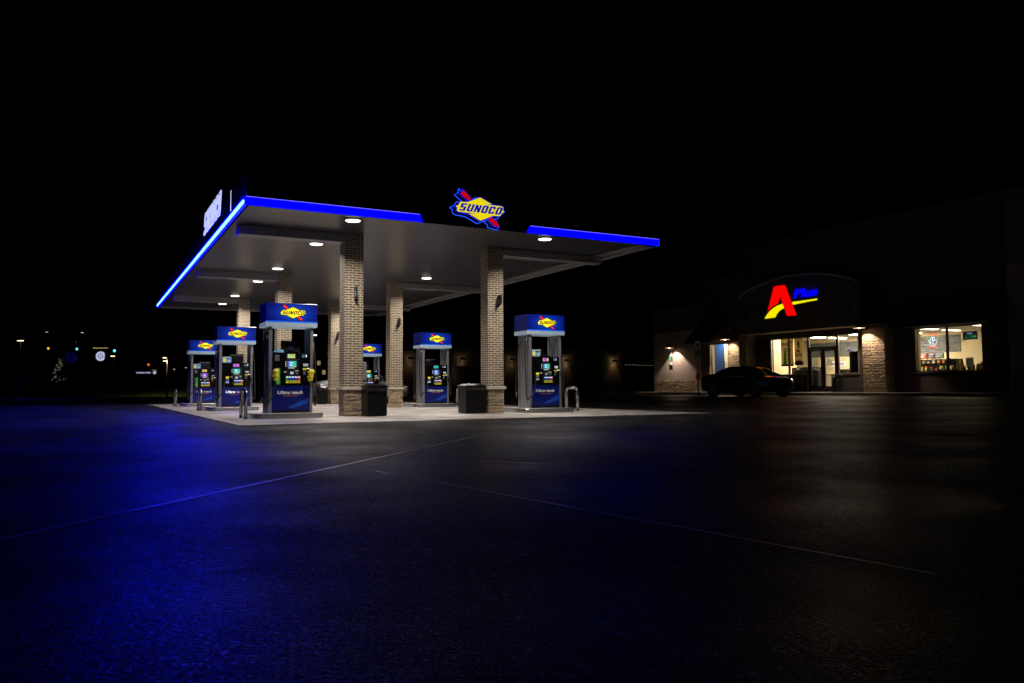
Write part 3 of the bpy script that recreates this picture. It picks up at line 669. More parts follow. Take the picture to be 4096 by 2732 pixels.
def make_pump(num, loc, label):
    t = thing('fuel_pump', label, 'fuel pump', loc, group='fuel pumps under the canopy')
    left = num in ('3', '7', '11'); x0, x1 = .17, 1.065; yf = .06
    # body
    mb = MB(); mb.box((x0, yf + .02, .13), (x1, PD - .04, .80), 'black'); mb.box((x0, yf + .04, .8), (x1, PD - .06, 1.56), 'black'); mb.build('cabinet', t)
    mb = MB(); mb.box((x0 + .005, yf, .19), (x1 - .005, yf + .02, .775), 'blue')
    mb.prism([(x1 - .02, yf - .003, .72), (x1 - .02, yf - .003, .5), (.55, yf - .003, .25), (.7, yf - .003, .25), (x1 - .02, yf - .003, .36)], (0, .0028, 0), 'blue2')
    p = mb.build('lower_panel', t)
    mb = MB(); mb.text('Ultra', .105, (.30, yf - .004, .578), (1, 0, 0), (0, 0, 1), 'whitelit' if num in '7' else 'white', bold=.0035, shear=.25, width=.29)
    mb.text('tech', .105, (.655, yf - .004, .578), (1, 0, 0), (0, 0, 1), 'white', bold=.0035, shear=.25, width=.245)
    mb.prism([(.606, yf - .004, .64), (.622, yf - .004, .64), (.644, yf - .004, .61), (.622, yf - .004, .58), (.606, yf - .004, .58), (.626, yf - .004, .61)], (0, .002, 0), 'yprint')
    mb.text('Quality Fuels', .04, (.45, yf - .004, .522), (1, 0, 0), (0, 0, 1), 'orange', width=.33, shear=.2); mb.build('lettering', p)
    mb = MB(); mb.box((x0, yf - .012, .775), (x1, yf + .04, 1.545), 'blackgloss')   # console with a domed top
    mb.prism([(.615 + .17 * math.cos(R(a)), yf - .012, 1.545 + .055 * math.sin(R(a))) for a in range(0, 181, 15)], (0, .05, 0), 'blackgloss')
    c = mb.build('console', t, bevel=.004)
    y = yf - .014
    mb = MB(); mb.box((.505, y - .008, .84), (.80, y, 1.40), 'black'); mb.box((.5, y - .006, 1.405), (.72, y, 1.535), 'black'); mb.build('bezel', c, bevel=.003)
    y2 = y - .0095
    ca, cb = scr[num]
    mb = MB(); mb.box((.528, y2 - .002, 1.43), (.700, y2, 1.518), glow_mat('price_display_' + num, ca, .528, .7, s=.95)); o = mb.build('price_display', c)
    mb = MB()
    mb.text('20.000' if num in '37' else '0.00', .04, (.56, y2 - .004, 1.475), (1, 0, 0), (0, 0, 1), 'ink', width=.12 if num in '37' else .08); mb.text('1.3.4.3', .025, (.565, y2 - .004, 1.443), (1, 0, 0), (0, 0, 1), 'ink', width=.1); mb.build('digits', o)
    mb = MB(); mb.box((.525, y2 - .002, 1.22), (.735, y2, 1.36), glow_mat('touch_screen_' + num, cb, .525, .735, s=.9)); o = mb.build('screen', c)
    mb = MB()
    for k, (w, dx) in enumerate(((.07, 0), (.1, 0), (.02, .02), (.08, 0), (.075, 0))): mb.box((.575 + dx, y2 - .004, 1.325 - k * .021), (.575 + dx + w, y2 - .0025, 1.334 - k * .021), 'whitelit')
    mb.box((.68, y2 - .004, 1.222), (.725, y2 - .0025, 1.238), 'ylab'); mb.build('screen_text', o)
    mb = MB()
    for k in range(4):
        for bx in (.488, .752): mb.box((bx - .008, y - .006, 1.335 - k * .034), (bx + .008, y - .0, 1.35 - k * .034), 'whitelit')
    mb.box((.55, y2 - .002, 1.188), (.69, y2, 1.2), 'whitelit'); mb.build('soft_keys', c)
    mb = MB(); mb.box((.588, y2 - .006, 1.045), (.668, y2, 1.105), 'alu')
    for i in range(4):
        for j in range(3): mb.box((.594 + i * .019, y2 - .009, 1.052 + j * .018), (.608 + i * .019, y2 - .006, 1.065 + j * .018), 'whitelit' if num in '37' else 'white')
    mb.build('keypad', c)
    mb = MB(); mb.box((.70, y2 - .006, 1.03), (.80, y2, 1.1), 'black'); mb.box((.735, y2 - .009, 1.06), (.76, y2 - .006, 1.072), 'greenled'); mb.box((.70, y2 - .008, 1.12), (.79, y2 - .002, 1.128), 'whitelit'); mb.build('card_reader', c)
    mb = MB(); mb.box((.45, y - .004, 1.08), (.52, y, 1.118), 'white'); mb.box((.462, y - .006, 1.09), (.508, y - .004, 1.108), 'darkblue'); mb.build('small_notice', c)
    # grade buttons: buttons, colour blocks, yellow octane tags
    n = 5 if num in ('3', '11') else 4; gx = .565 - (.068 if n == 5 else 0)
    for k in range(n):
        xx = gx + k * .068; cc = ('green' if n == 5 and k == 0 else ('redlab' if k == n - 1 else 'blue2'))
        mb = MB(); mb.box((xx - .006, y2 - .002, .90), (xx + .06, y2, 1.005), cc); mb.box((xx + .0, y2 - .006, .965), (xx + .052, y2 - .002, .988), 'whitelit')
        o = mb.build('grade_button', c)
        mb = MB(); mb.box((xx - .002, y2 - .004, .835), (xx + .056, y2, .893), 'ylab'); mb.box((xx + .004, y2 - .0055, .841), (xx + .05, y2 - .004, .887), 'ink'); mb.box((xx + .009, y2 - .007, .846), (xx + .045, y2 - .0055, .882), 'ylab')
        g_ = ['87', '89', '91', '93'][k - (n - 4)] if k >= n - 4 else ''
        if g_: mb.text(g_, .034, (xx + .01, y2 - .0095, .852), (1, 0, 0), (0, 0, 1), 'ink', width=.032, bold=.001)
        mb.build('octane_tag', o)
    mb = MB(); mb.text(num, .085, (.95, y - .003, 1.455), (1, 0, 0), (0, 0, 1), 'whitelit', bold=.002); mb.build('pump_number', c)
    mb = MB(); mb.box((.872, y - .003, 1.452), (.924, y, 1.512), 'blulab'); mb.box((.885, y - .005, 1.464), (.911, y - .003, 1.5), 'darkblue'); mb.build('pump_icon', c)
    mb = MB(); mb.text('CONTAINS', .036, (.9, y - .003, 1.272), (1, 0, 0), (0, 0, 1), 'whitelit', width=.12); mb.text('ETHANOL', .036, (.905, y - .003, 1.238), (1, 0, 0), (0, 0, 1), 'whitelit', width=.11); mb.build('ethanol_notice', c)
    mb = MB(); mb.box((.893, y - .003, 1.15), (.98, y, 1.19), 'ylab'); mb.box((.9, y - .0045, 1.16), (.972, y - .003, 1.166), 'ink'); mb.box((.9, y - .0045, 1.174), (.972, y - .003, 1.18), 'ink')
    for k in range(6): mb.box((.895, y - .003, 1.04 + k * .017), (.965, y, 1.046 + k * .017), 'signgrey')
    mb.build('warning_label', c)
    mb = MB(); mb.box((.995, y - .012, 1.17), (1.06, y, 1.195), 'whitelit'); mb.build('nozzle_label', c)
    if n == 5:
        mb = MB(); mb.box((.235, y - .003, 1.36), (.335, y, 1.5), 'signgrey')
        for k in range(8): mb.box((.245, y - .0045, 1.37 + k * .0155), (.325, y - .003, 1.376 + k * .0155), 'ink')
        mb.build('instruction_label', c)
        mb = MB(); mb.box((.27, y - .006, .80), (.36, y, 1.19), 'green'); mb.text('DIESEL', .04, (.325, y - .008, .83), (0, 0, 1), (-1, 0, 0), 'ylab', width=.2); mb.build('diesel_panel', c)
        nozzle(t, .235, 1.13, num == '3')
    else:
        mb = MB(); mb.box((.29, y - .003, .895), (.405, y, 1.115), 'ink'); mb.box((.298, y - .005, 1.05), (.398, y - .003, 1.11), 'ylab'); mb.box((.305, y - .005, .96), (.39, y - .003, 1.035), 'blue2'); mb.text('SAVE', .03, (.315, y - .008, 1.0), (1, 0, 0), (0, 0, 1), 'ylab'); mb.box((.298, y - .005, .9), (.398, y - .003, .95), 'white'); mb.build('offer_sticker', c)
    nozzle(t, 1.06, 1.12, num == '3')
    # ad card and speaker board above the console
    if num in ('1', '7', '11'):
        mb = MB(); mb.box((.19, yf, 1.565), (.455, yf + .008, 1.75), 'white'); mb.box((.2, yf - .002, 1.573), (.445, yf, 1.73), 'blulab'); mb.box((.21, yf - .004, 1.585), (.29, yf - .002, 1.70), 'ylab')
        mb.box((.3, yf - .004, 1.69), (.44, yf - .002, 1.715), 'darkblue'); mb.box((.35, yf - .004, 1.6), (.43, yf - .002, 1.64), 'white'); o = mb.build('ad_card', t)
    if num == '3':
        mb = MB(); mb.prism([(.19, yf, 1.575), (.45, yf, 1.56), (.43, yf, 1.63), (.3, yf, 1.625)], (0, .01, 0), 'blulab'); mb.box((.37, yf - .002, 1.585), (.42, yf, 1.605), 'white'); mb.build('ad_card', t, label='sagging folded blue ad card')
    mb = MB(); bx0, bx1 = (.42, .88) if left else (.3, .72); mb.box((bx0, .3, 1.56), (bx1, .34, 1.86 if left else 1.8), 'black')
    mb.box((bx0 + .03, .296, 1.8 if left else 1.74), (bx1 - .04, .3, 1.835 if left else 1.775), 'alu' if num != '3' else 'black'); mb.lathe([(.05, 0), (.05, -.006)], ((bx0 + bx1) / 2, .3, 1.7), 'darkblue', axis='y', seg=16)
    o = mb.build('header_board', t)
    if num == '5': 
        mb = MB(); mb.text('FUEL', .085, (.31, .294, 1.7), (1, 0, 0), (0, 0, 1), 'white', width=.17); mb.text('FUTURE', .035, (.31, .294, 1.65), (1, 0, 0), (0, 0, 1), 'white', width=.14); mb.build('lettering', o)
    # posts
    for k, (a, b) in enumerate(((.09, .17), (1.065, 1.13))):
        mb = MB(); mb.box((a, .05, .13), (b, PD - .05, 2.17), 'alu'); mb.box((a - .004, .12, .14), (a, .16, 2.15), 'steel'); mb.box((a - .004, PD - .16, .14), (a, PD - .12, 2.15), 'steel')
        mb.build('side_post', t, bevel=.012)
    # valance
    mb = MB(); mb.box((0, .0, 2.28), (PW, PD, 2.733), 'blue'); v = mb.build('valance', t, bevel=.006)
    mb = MB(); mb.box((.008, -.004, 2.31), (PW - .008, .001, 2.722), 'vsheet'); mb.build('lit_sheet', v)
    mb = MB(); mb.box((.0, -.005, 2.275), (PW, .001, 2.309), 'bluelit'); mb.build('blue_stripe', v)
    mb = MB(); mb.box((-.004, -.007, 2.175), (PW + .004, PD + .004, 2.274), 'greystrip'); mb.build('grey_trim', v)
    emblem(v, .635, -.006, 2.51, .6, .006, 'yellow', 'red', 'ink', edge=.018)
    # hoses
    for sx, s in ((1.15, 1), (.07, -1)):
        for k, yy in enumerate((.16, PD - .16)):
            nx_ = (1.07 if s > 0 else .235) if k == 0 else (1.0 if s > 0 else .2)
            mb = MB(); ny_ = -.06 if k == 0 else PD + .06
            low = .3 + .12 * ((int(num) + k) % 3) * .5; o_ = .05 * s
            pts = [(sx, yy, 2.05), (sx + o_, yy, 1.6), (sx + o_ * 1.3, yy - (.06 if k == 0 else -.06), 1.0), (sx + o_ * 1.4, yy + (-.1 if k == 0 else .1), .55), (sx + o_, (yy + ny_) / 2, low), (sx - .03 * s, ny_ * 1.0, low + .12), (nx_ + .04 * s if k == 0 else nx_, ny_ - (.03 if k == 0 else -.03), .62), (nx_, ny_, .93)]
            # smooth with Catmull-Rom
            sm = []
            Pp = [Vector(p) for p in pts]; Pp = [Pp[0]] + Pp + [Pp[-1]]
            for i in range(1, len(Pp) - 2):
                for q in range(5):
                    u = q / 5; a, b_, c_, d_ = Pp[i - 1:i + 3]
                    sm.append(.5 * ((2 * b_) + (c_ - a) * u + (2 * a - 5 * b_ + 4 * c_ - d_) * u * u + (-a + 3 * b_ - 3 * c_ + d_) * u ** 3))
            sm.append(Pp[-1]); mb.tube(sm, .017, 'rubber', 7); o = mb.build('hose', t)
            mb = MB(); mb.lathe([(.008, .05), (.016, .04), (.018, -.03), (.025, -.05), (.025, -.09), (.018, -.1), (.02, -.17)], (sx, yy, 2.06), 'chrome', seg=12); mb.build('hose_swivel', o)
    return t
adj = {'3': 'with yellow bags over its nozzles', '7': 'with a pink price display', '11': 'with a purple screen and green diesel strip', '1': 'with an orange sticker and no bags', '5': 'with a fuel notice above its console', '9': 'partly behind the front brick column'}
for (r_, s_), num in PUMPS.items():
    make_pump(num, (PX[s_], PY[r_], 0), 'blue and black fuel pump %s %s' % (num, adj[num]))

# ================================================================== bins and dispenser
def trash(loc, label, w=.5):
    t = thing('rubbish_bin', label, 'rubbish bin', loc, group='black bins beside the brick columns'); d = .5; h = .80
    mb = MB(); mb.box((0, 0, .02), (w, d, h - .1), 'trash'); mb.box((.02, .02, .0), (w - .02, d - .02, .02), 'black'); mb.build('body', t, bevel=.02)
    mb = MB(); mb.box((-.008, -.008, h - .1), (w + .008, d + .008, h - .05), 'trash')
    pts = lambda z, e: [(e, e, z), (w - e, e, z), (w - e, d - e, z), (e, d - e, z)]
    a, b = pts(h - .05, -.005), pts(h, .1)
    for i in range(4): mb.face([a[i], a[(i + 1) % 4], b[(i + 1) % 4], b[i]], 'trash')
    mb.face(b, 'black'); mb.build('lid', t, bevel=.004)
    mb = MB(); rnd = random.Random(3); k = mb.mi('bagblack'); x_ = .12
    top = [mb.bm.verts.new((w * i / 10, -.012 - rnd.uniform(0, .015), h - .1)) for i in range(11)]; bot = [mb.bm.verts.new((w * i / 10, -.01 - rnd.uniform(0, .02), h - .15 - rnd.uniform(0, .05))) for i in range(11)]
    for i in range(10): f = mb.bm.faces.new((top[i], top[i + 1], bot[i + 1], bot[i])); f.material_index = k
    mb.build('liner', t)
    return t
trash((6.02, 18.72, .012), 'square black bin on the right of the front left column')
t2 = trash((8.85, 19.15, .012), 'square black bin on the left of the front right column', .6)
trash((9.02, 35.0, .012), 'square black bin on the left of the back right column', .42)
sq = thing('squeegee', 'dark squeegee handle leaning out of the bin by the front left column', 'squeegee', (6.53, 18.8, .45))
mb = MB(); mb.tube([(0, 0, -.0), (.19, -.05, .2)], .009, 'rubber', 8); mb.build('handle', sq)
mb = MB(); mb.box((-.05, -.1, -.14), (.02, .12, .03), 'black'); mb.build('bucket', sq, bevel=.01)
dp = thing('towel_dispenser', 'tall grey towel dispenser box on the right side of the front left column', 'dispenser', (6.1, 19.45, .75))
mb = MB(); mb.box((0, 0, 0), (.13, .26, .62), 'signgrey'); mb.build('housing', dp, bevel=.02)
mb = MB(); mb.box((.02, -.004, .12), (.11, .0, .16), 'black'); mb.build('slot', dp)
dp2 = dup(dp, (6.1, 27.4, .75), 'tall grey towel dispenser box on the right side of the middle left column')

# ================================================================== cars
def make_car(name, label, loc, rz, paint, boxy=0):
    t = thing(name, label, 'car', loc, rz); L_ = 4.75; w = .9; zt = 1.46 if not boxy else 1.62
    st = [(-2.4, .62, .55, .80, 0), (-2.36, .74, .42, .93, 0), (-2.2, .84, .3, 1.0, 0), (-1.85, .89, .24, 1.06, .0), (-1.6, .9, .22, 1.09, .02), (-1.05, .9, .2, 1.06, .68), (-.7, .9, .2, 1.04, .93), (-.2, .9, .2, 1.02, 1.0), (.35, .9, .2, 1.0, .97), (.75, .9, .2, .99, .75), (1.3, .9, .22, .97, .04), (1.72, .88, .24, .91, 0), (1.98, .83, .28, .83, 0), (2.12, .72, .36, .73, 0), (2.18, .55, .44, .64, 0)]
    body, gls = MB(), MB(); rings = []
    def ring(x, hw, zb, zs, c):
        top = zs + (zt - zs) * c; cw = hw - .06 - .17 * c; s = []
        pts = [(0, zb), (hw * .82, zb), (hw, zb + .1), (hw * 1.01, (zb + zs) / 2), (hw * .99, zs - .12), (hw * .94, zs)]
        if c > .03: pts += [(cw + .06, zs + .03), (cw - .03, top - .07), (cw * .72, top - .01), (0, top)]
        else: pts += [(hw * .82, zs + .02), (hw * .6, zs + .035), (hw * .35, zs + .045), (0, zs + .05)]
        return [(x, y, z) for y, z in pts] + [(x, -y, z) for y, z in pts[-2:0:-1]]
    R_ = [ring(*s) for s in st]; n = len(R_[0])
    for mbx, isg in ((body, 0), (gls, 1)):
        V = [[mbx.bm.verts.new(p) for p in rg] for rg in R_] if not isg else None
        for i in range(len(R_) - 1):
            for j in range(n):
                j2 = (j + 1) % n; cab = (st[i][4] > .03 or st[i + 1][4] > .03)
                side = j in (6, n - 8 + 1) or j in (6,) or (n - j - 1) in (6,)
                scr_ = (st[i][4] < .1 or st[i + 1][4] < .1) and cab and (6 <= j <= n - 7)
                g = cab and ((side and st[i][4] > .6 and st[i + 1][4] > .6) or scr_ or (side and cab))
                if isg:
                    if g:
                        q = [Vector(R_[i][j]), Vector(R_[i + 1][j]), Vector(R_[i + 1][j2]), Vector(R_[i][j2])]
                        c_ = sum(q, Vector()) / 4; nn = (q[1] - q[0]).cross(q[3] - q[0]); nn.normalize(); 
                        if nn.dot(c_ - Vector((0, 0, .9))) < 0: nn = -nn
                        mbx.face([p + (c_ - p) * .07 + nn * .006 for p in q], 'carglass')
                else:
                    f = mbx.bm.faces.new((V[i][j], V[i + 1][j], V[i + 1][j2], V[i][j2])); f.material_index = mbx.mi(paint); f.smooth = True
        if not isg:
            for rg in (V[0], V[-1]): f = mbx.bm.faces.new(rg); f.material_index = mbx.mi(paint)
    body.build('body', t); gls.build('window', t)
    for s in (1, -1):
        for x in (-1.38, 1.35):
            mb = MB(); mb.lathe([(.345, -.01), (.365, .0), (.365, .012), (.3, .013)], (x, s * .895 - (.013 if s > 0 else 0), .335), 'black', 'y', 28); 
            mb.build('wheel_arch', t)
            mb = MB(); a, b = (s * .73, s * .92); mb.lathe([(.22, a), (.325, a + s * .01), (.335, (a + b) / 2), (.325, b - s * .01), (.24, b)], (x, 0, .335), 'tyre', 'y', 28); wh = mb.build('wheel', t)
            mb = MB()
            for k in range(10):
                an = 2 * math.pi * k / 10; c_, s2 = math.cos(an), math.sin(an); mb.tube([(x + .03 * c_, b + s * .006, .335 + .03 * s2), (x + .228 * c_, b + s * .004, .335 + .228 * s2)], [.014, .01], 'rim', 6)
            ringp = [(x + .232 * math.cos(2 * math.pi * k / 28), b + s * .003, .335 + .232 * math.sin(2 * math.pi * k / 28)) for k in range(29)]; mb.tube(ringp, .008, 'rim', 6, False)
            mb.lathe([(.045, 0), (.045, s * .014)], (x, b, .335), 'rim', 'y', 12); mb.build('rim', wh)
        mb = MB(); mb.tube([(1.9, s * .84, .76), (2.03, s * .78, .73), (2.13, s * .64, .68)], [.05, .06, .04], 'headl', 8); mb.build('headlight', t)
        mb = MB(); mb.box((-2.41, s * .55 - .15, .78), (-2.33, s * .55 + .15, .9), 'taill'); mb.build('tail_light', t, bevel=.02)
        mb = MB(); mb.tube([(.92, s * .9, .99), (.95, s * 1.0, 1.02), (1.0, s * 1.03, 1.02)], [.03, .07, .05], paint, 8); mb.build('wing_mirror', t)
        for x in (-.55, .45): mb = MB(); mb.box((x - .1, s * .905 - .01, .86), (x + .1, s * .905 + .01, .885), 'chrome'); mb.build('door_handle', t)
    return t
# nose points along +x of the car; rz turns it
make_car('parked_car', 'dark sedan standing in the lane before the shop doors', (26.5 + .9, 27.75, .2), R(-90), 'carblack')
make_car('parked_car', 'silver car beyond the back right pump, seen between the brick columns', (12.2, 38.6, .012), 0, 'silver', 0)

# ================================================================== convenience shop (facade faces -X)
XF, ZG = 35.7, .36
shop = thing('convenience_store', 'dark beige shop building with arched entrance and lit windows', 'shop', (XF, 30, ZG))
def SL(x, y, z): return (x - XF, y - 30, z - ZG)
def sbox(mb, a, b, m): mb.box(SL(*a), SL(*b), m)
TH = .3
mb = MB()   # corner block, low part
sbox(mb, (XF, 40.3, ZG), (XF + TH, 45.23, 4.5), 'block'); mb.build('block_wall', shop)
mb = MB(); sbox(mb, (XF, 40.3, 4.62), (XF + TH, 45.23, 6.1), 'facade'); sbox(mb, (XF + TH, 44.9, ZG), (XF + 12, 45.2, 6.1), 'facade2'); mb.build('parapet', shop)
mb = MB(); sbox(mb, (XF - .08, 40.3, 4.5), (XF + TH, 45.31, 4.62), 'trim'); sbox(mb, (XF - .08, 40.3, 6.1), (XF + TH, 45.31, 6.2), 'trim'); sbox(mb, (XF - .2, 36.1, 7.5), (XF + TH, 40.6, 7.72), 'trim'); sbox(mb, (XF - .25, 10, 9.0), (XF + TH, 36.4, 9.3), 'trim'); mb.build('cornice', shop)
mb = MB()   # walls round the openings
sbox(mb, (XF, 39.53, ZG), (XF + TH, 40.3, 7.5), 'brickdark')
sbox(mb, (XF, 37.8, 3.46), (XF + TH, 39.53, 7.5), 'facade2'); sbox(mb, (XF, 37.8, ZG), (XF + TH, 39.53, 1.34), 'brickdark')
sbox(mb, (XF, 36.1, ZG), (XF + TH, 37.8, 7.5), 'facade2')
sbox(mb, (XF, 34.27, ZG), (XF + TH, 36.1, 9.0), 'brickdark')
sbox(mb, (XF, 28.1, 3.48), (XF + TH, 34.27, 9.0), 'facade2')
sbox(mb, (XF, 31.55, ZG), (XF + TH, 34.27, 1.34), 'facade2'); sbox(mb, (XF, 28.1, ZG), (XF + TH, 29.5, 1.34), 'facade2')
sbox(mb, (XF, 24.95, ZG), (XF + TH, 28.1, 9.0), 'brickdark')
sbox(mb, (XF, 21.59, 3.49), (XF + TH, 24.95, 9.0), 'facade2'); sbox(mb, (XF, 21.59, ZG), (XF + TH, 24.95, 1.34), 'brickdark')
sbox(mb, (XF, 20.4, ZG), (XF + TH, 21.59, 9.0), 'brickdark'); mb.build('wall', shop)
mb = MB(); sbox(mb, (XF, 10, ZG), (XF + TH, 20.4, 6.0), 'block'); sbox(mb, (XF, 10, 6.0), (XF + TH, 20.4, 9.0), 'facade'); mb.build('block_wall', shop)
# sills
mb = MB(); sbox(mb, (XF - .08, 21.5, 1.28), (XF + .0, 25.05, 1.345), 'trim'); sbox(mb, (XF - .08, 31.6, 1.28), (XF, 34.3, 1.34), 'trim'); sbox(mb, (XF - .08, 28.1, 1.28), (XF, 29.45, 1.34), 'trim'); mb.build('sill', shop)
# stone veneer by the lamp and stone foot of the walls
mb = MB(); ashlar(mb, SL(XF, 37.76, ZG), (0, -1, 0), (-1, 0, 0), .96, 3.1, 41, .05, .1, .22); mb.build('stone_veneer', shop)
mb = MB(); ashlar(mb, SL(XF, 45.2, ZG), (0, -1, 0), (-1, 0, 0), 4.8, .8, 42, .05, .1, .22); mb.build('stone_veneer', shop)
mb = MB(); ashlar(mb, SL(XF, 20.3, ZG), (0, -1, 0), (-1, 0, 0), 3.2, .85, 43, .05, .1, .22); mb.build('stone_veneer', shop)
# entrance portal
XP = 34.9
mb = MB(); pts = [(27.3, 3.83), (36.0, 3.83), (36.0, 5.98)]
for i in range(1, 20):
    a = i / 20; y = 36.0 - 8.7 * a; pts.append((y, 5.98 + .93 * math.sin(math.pi * (.02 + .96 * a)) ** .8))
pts.append((27.3, 5.98)); mb.prism([SL(XP, y, z) for y, z in pts], (.78, 0, 0), 'facade'); p = mb.build('portal', shop)
mb = MB(); path = [SL(XP - .03, y, z + .03) for y, z in pts[2:]]; mb.tube(path, .07, 'cap', 6); mb.build('arch_moulding', p)
mb = MB(); sbox(mb, (XP + .02, 27.35, 3.79), (XF - .02, 35.95, 3.828), 'cream'); mb.build('soffit', p)
mb = MB()
for y in (35.3, 28.0): q = SL(XP - .002, y, 4.9); mb.prism([(q[0], q[1], q[2] + .22), (q[0], q[1] + .15, q[2]), (q[0], q[1], q[2] - .22), (q[0], q[1] - .15, q[2])], (-.03, 0, 0), 'navy')
mb.build('diamond_ornament', p)
for nm, (ya, yb) in (('stone_pillar', (35.42, 36.0)), ('stone_pillar', (26.0, 27.3))):
    mb = MB(); sbox(mb, (XP + .05, ya, ZG), (XF - .02, yb, 3.83), 'mortar')
    ashlar(mb, SL(XP + .05, yb, ZG), (0, -1, 0), (-1, 0, 0), yb - ya, 3.4, int(ya), .05, .1, .22); ashlar(mb, SL(XP + .05, yb, ZG), (1, 0, 0), (0, 1, 0), .7, 3.4, int(ya) + 5, .05, .1, .22)
    ashlar(mb, SL(XF - .02, ya, ZG), (-1, 0, 0), (0, -1, 0), .7, 3.4, int(ya) + 6, .05, .1, .22); mb.build(nm, shop)
# awnings
def awn(y0, y1, z0=3.48, z1=4.9, d=1.3):
    mb = MB(); P = [SL(XF - .02, y1, z1), SL(XF - d, y1, z0 + .25), SL(XF - d, y1, z0), SL(XF - .02, y1, z0)]
    mb.prism(P, (0, y0 - y1, 0), 'awning'); mb.build('awning', shop)
awn(37.85, 40.28); awn(20.6, 25.4)
# windows with frames and panes
def window(y0, y1, z0, z1, mull=(), doors=None):
    mb = MB(); f = .055
    for a, b in (((XF + .06, y0, z0), (XF + .14, y0 + f, z1)), ((XF + .06, y1 - f, z0), (XF + .14, y1, z1)), ((XF + .06, y0 + f, z1 - f), (XF + .14, y1 - f, z1)), ((XF + .06, y0 + f, z0), (XF + .14, y1 - f, z0 + f))): sbox(mb, a, b, 'framelit')
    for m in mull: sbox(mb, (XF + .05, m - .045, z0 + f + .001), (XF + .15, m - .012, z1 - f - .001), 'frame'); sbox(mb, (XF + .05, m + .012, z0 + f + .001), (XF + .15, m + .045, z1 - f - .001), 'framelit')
    w = mb.build('window_frame', shop)
    mb = MB(); sbox(mb, (XF + .1, y0 + f, z0 + f), (XF + .106, y1 - f, z1 - f), 'glass'); mb.build('glass', w)
window(37.8, 39.53, 1.34, 3.46); window(31.5, 34.27, 1.34, 3.48, (32.9,)); window(28.17, 29.5, 1.34, 3.48); window(21.59, 24.95, 1.345, 3.49, (23.3,))
mb = MB()
for a, b in (((XF + .04, 31.42, ZG), (XF + .16, 31.52, 3.48)), ((XF + .04, 29.48, ZG), (XF + .16, 29.58, 3.48)), ((XF + .04, 29.58, 2.75), (XF + .16, 31.42, 2.86)), ((XF + .04, 29.58, 3.42), (XF + .16, 31.42, 3.48))): sbox(mb, a, b, 'frame')
df = mb.build('door_frame', shop)
mb = MB(); sbox(mb, (XF + .1, 29.58, 2.86), (XF + .106, 31.42, 3.42), 'glass'); mb.text('595', .26, SL(XF + .09, 30.72, 3.02), (0, -1, 0), (0, 0, 1), 'poster'); mb.build('transom_glass', df)
def door(ya, yb, hand):
    mb = MB(); f = .13
    sbox(mb, (XF + .06, ya, ZG + .01), (XF + .12, ya + f, 2.74), 'frame'); sbox(mb, (XF + .06, yb - f, ZG + .01), (XF + .12, yb, 2.74), 'frame')
    sbox(mb, (XF + .06, ya + f, 2.63), (XF + .12, yb - f, 2.74), 'frame'); sbox(mb, (XF + .06, ya + f, ZG + .01), (XF + .12, yb - f, .69), 'frame'); d = mb.build('door', shop)
    mb = MB(); sbox(mb, (XF + .09, ya + f, .69), (XF + .096, yb - f, 2.63), 'glass'); mb.build('glass', d)
    c = (ya + yb) / 2; mb = MB()
    o = SL(XF + .085, c, 1.98)
    mb.prism([(o[0], o[1] - a * .22, o[2] + b * .22) for a, b in [(-.594, .919), (.206, .897), (.29, .775), (1.006, -.878), (.407, -.874), (.287, -.817), (-.149, .29), (-.323, -.119), (-.613, -.189), (-.87, -.303), (-1.133, -.481)]], (-.003, 0, 0), 'decal')
    mb.prism([(o[0], o[1] - a * .22, o[2] + b * .22) for a, b in [(-1.405, -.895), (-1.098, -.534), (-.652, -.282), (-.005, -.136), (.127, -.408), (-.195, -.53), (-.564, -.89)]], (-.003, 0, 0), 'decal')
    mb.text('Plus', .2, (o[0] - .002, o[1] + .18, o[2] - .42), (0, -1, 0), (0, 0, 1), 'decal', bold=.004, shear=.2, width=.36); mb.build('door_decal', d)
    h = ya + .06 if hand else yb - .06
    mb = MB(); o = SL(XF + .03, h, 1.2); mb.tube([(o[0] + .03, o[1], o[2]), (o[0], o[1], o[2]), (o[0], o[1], o[2] + .35), (o[0] + .03, o[1], o[2] + .35)], .014, 'steel', 6); mb.build('handle', d)
door(30.51, 31.41, True); door(29.59, 30.49, False)
# interior shell
XB = 42.2
mb = MB(); sbox(mb, (XF + TH, 20.8, ZG - .1), (XB, 41, ZG), 'tile'); mb.build('shop_floor', shop)
mb = MB(); sbox(mb, (XF + TH, 20.8, 3.66), (XB, 41, 3.74), 'ceil'); mb.build('shop_ceiling', shop)
mb = MB(); sbox(mb, (XB, 20.8, ZG), (XB + .1, 41, 3.66), 'cream'); sbox(mb, (XF + TH, 40.9, ZG), (XB, 41, 3.66), 'cream'); sbox(mb, (XF + TH, 20.8, ZG), (XB, 20.9, 3.66), 'cream')
sbox(mb, (XF + TH + .96, 38.6, ZG), (XF + TH + 1.05, 40.9, 3.66), 'cream'); sbox(mb, (XF + TH, 35.0, ZG), (XF + 3, 35.1, 3.66), 'cream'); sbox(mb, (XF + TH + .01, 34.3, ZG), (XF + .9, 34.36, 3.66), 'cream')
sbox(mb, (XF + TH, 24.96, ZG), (XF + .5, 25.06, 3.66), 'cream'); sbox(mb, (XF + 2.6, 20.9, ZG), (XF + 2.7, 22.3, 3.66), 'cream'); mb.build('interior_wall', shop)
mb = MB(); sbox(mb, (XB - .03, 26.7, 2.56), (XB, 37.2, 3.5), 'mural'); k = MB()
rnd = random.Random(5)
for i in range(26):
    y = 26.9 + i * .39; P = [SL(XB - .035, y + rnd.uniform(-.2, .2) + j * .12 * rnd.choice([-1, 1, 1]), 2.62 + j * .1) for j in range(9)]
    mb.tube(P, .006, 'ink', 4)
mb.build('wall_mural', shop)
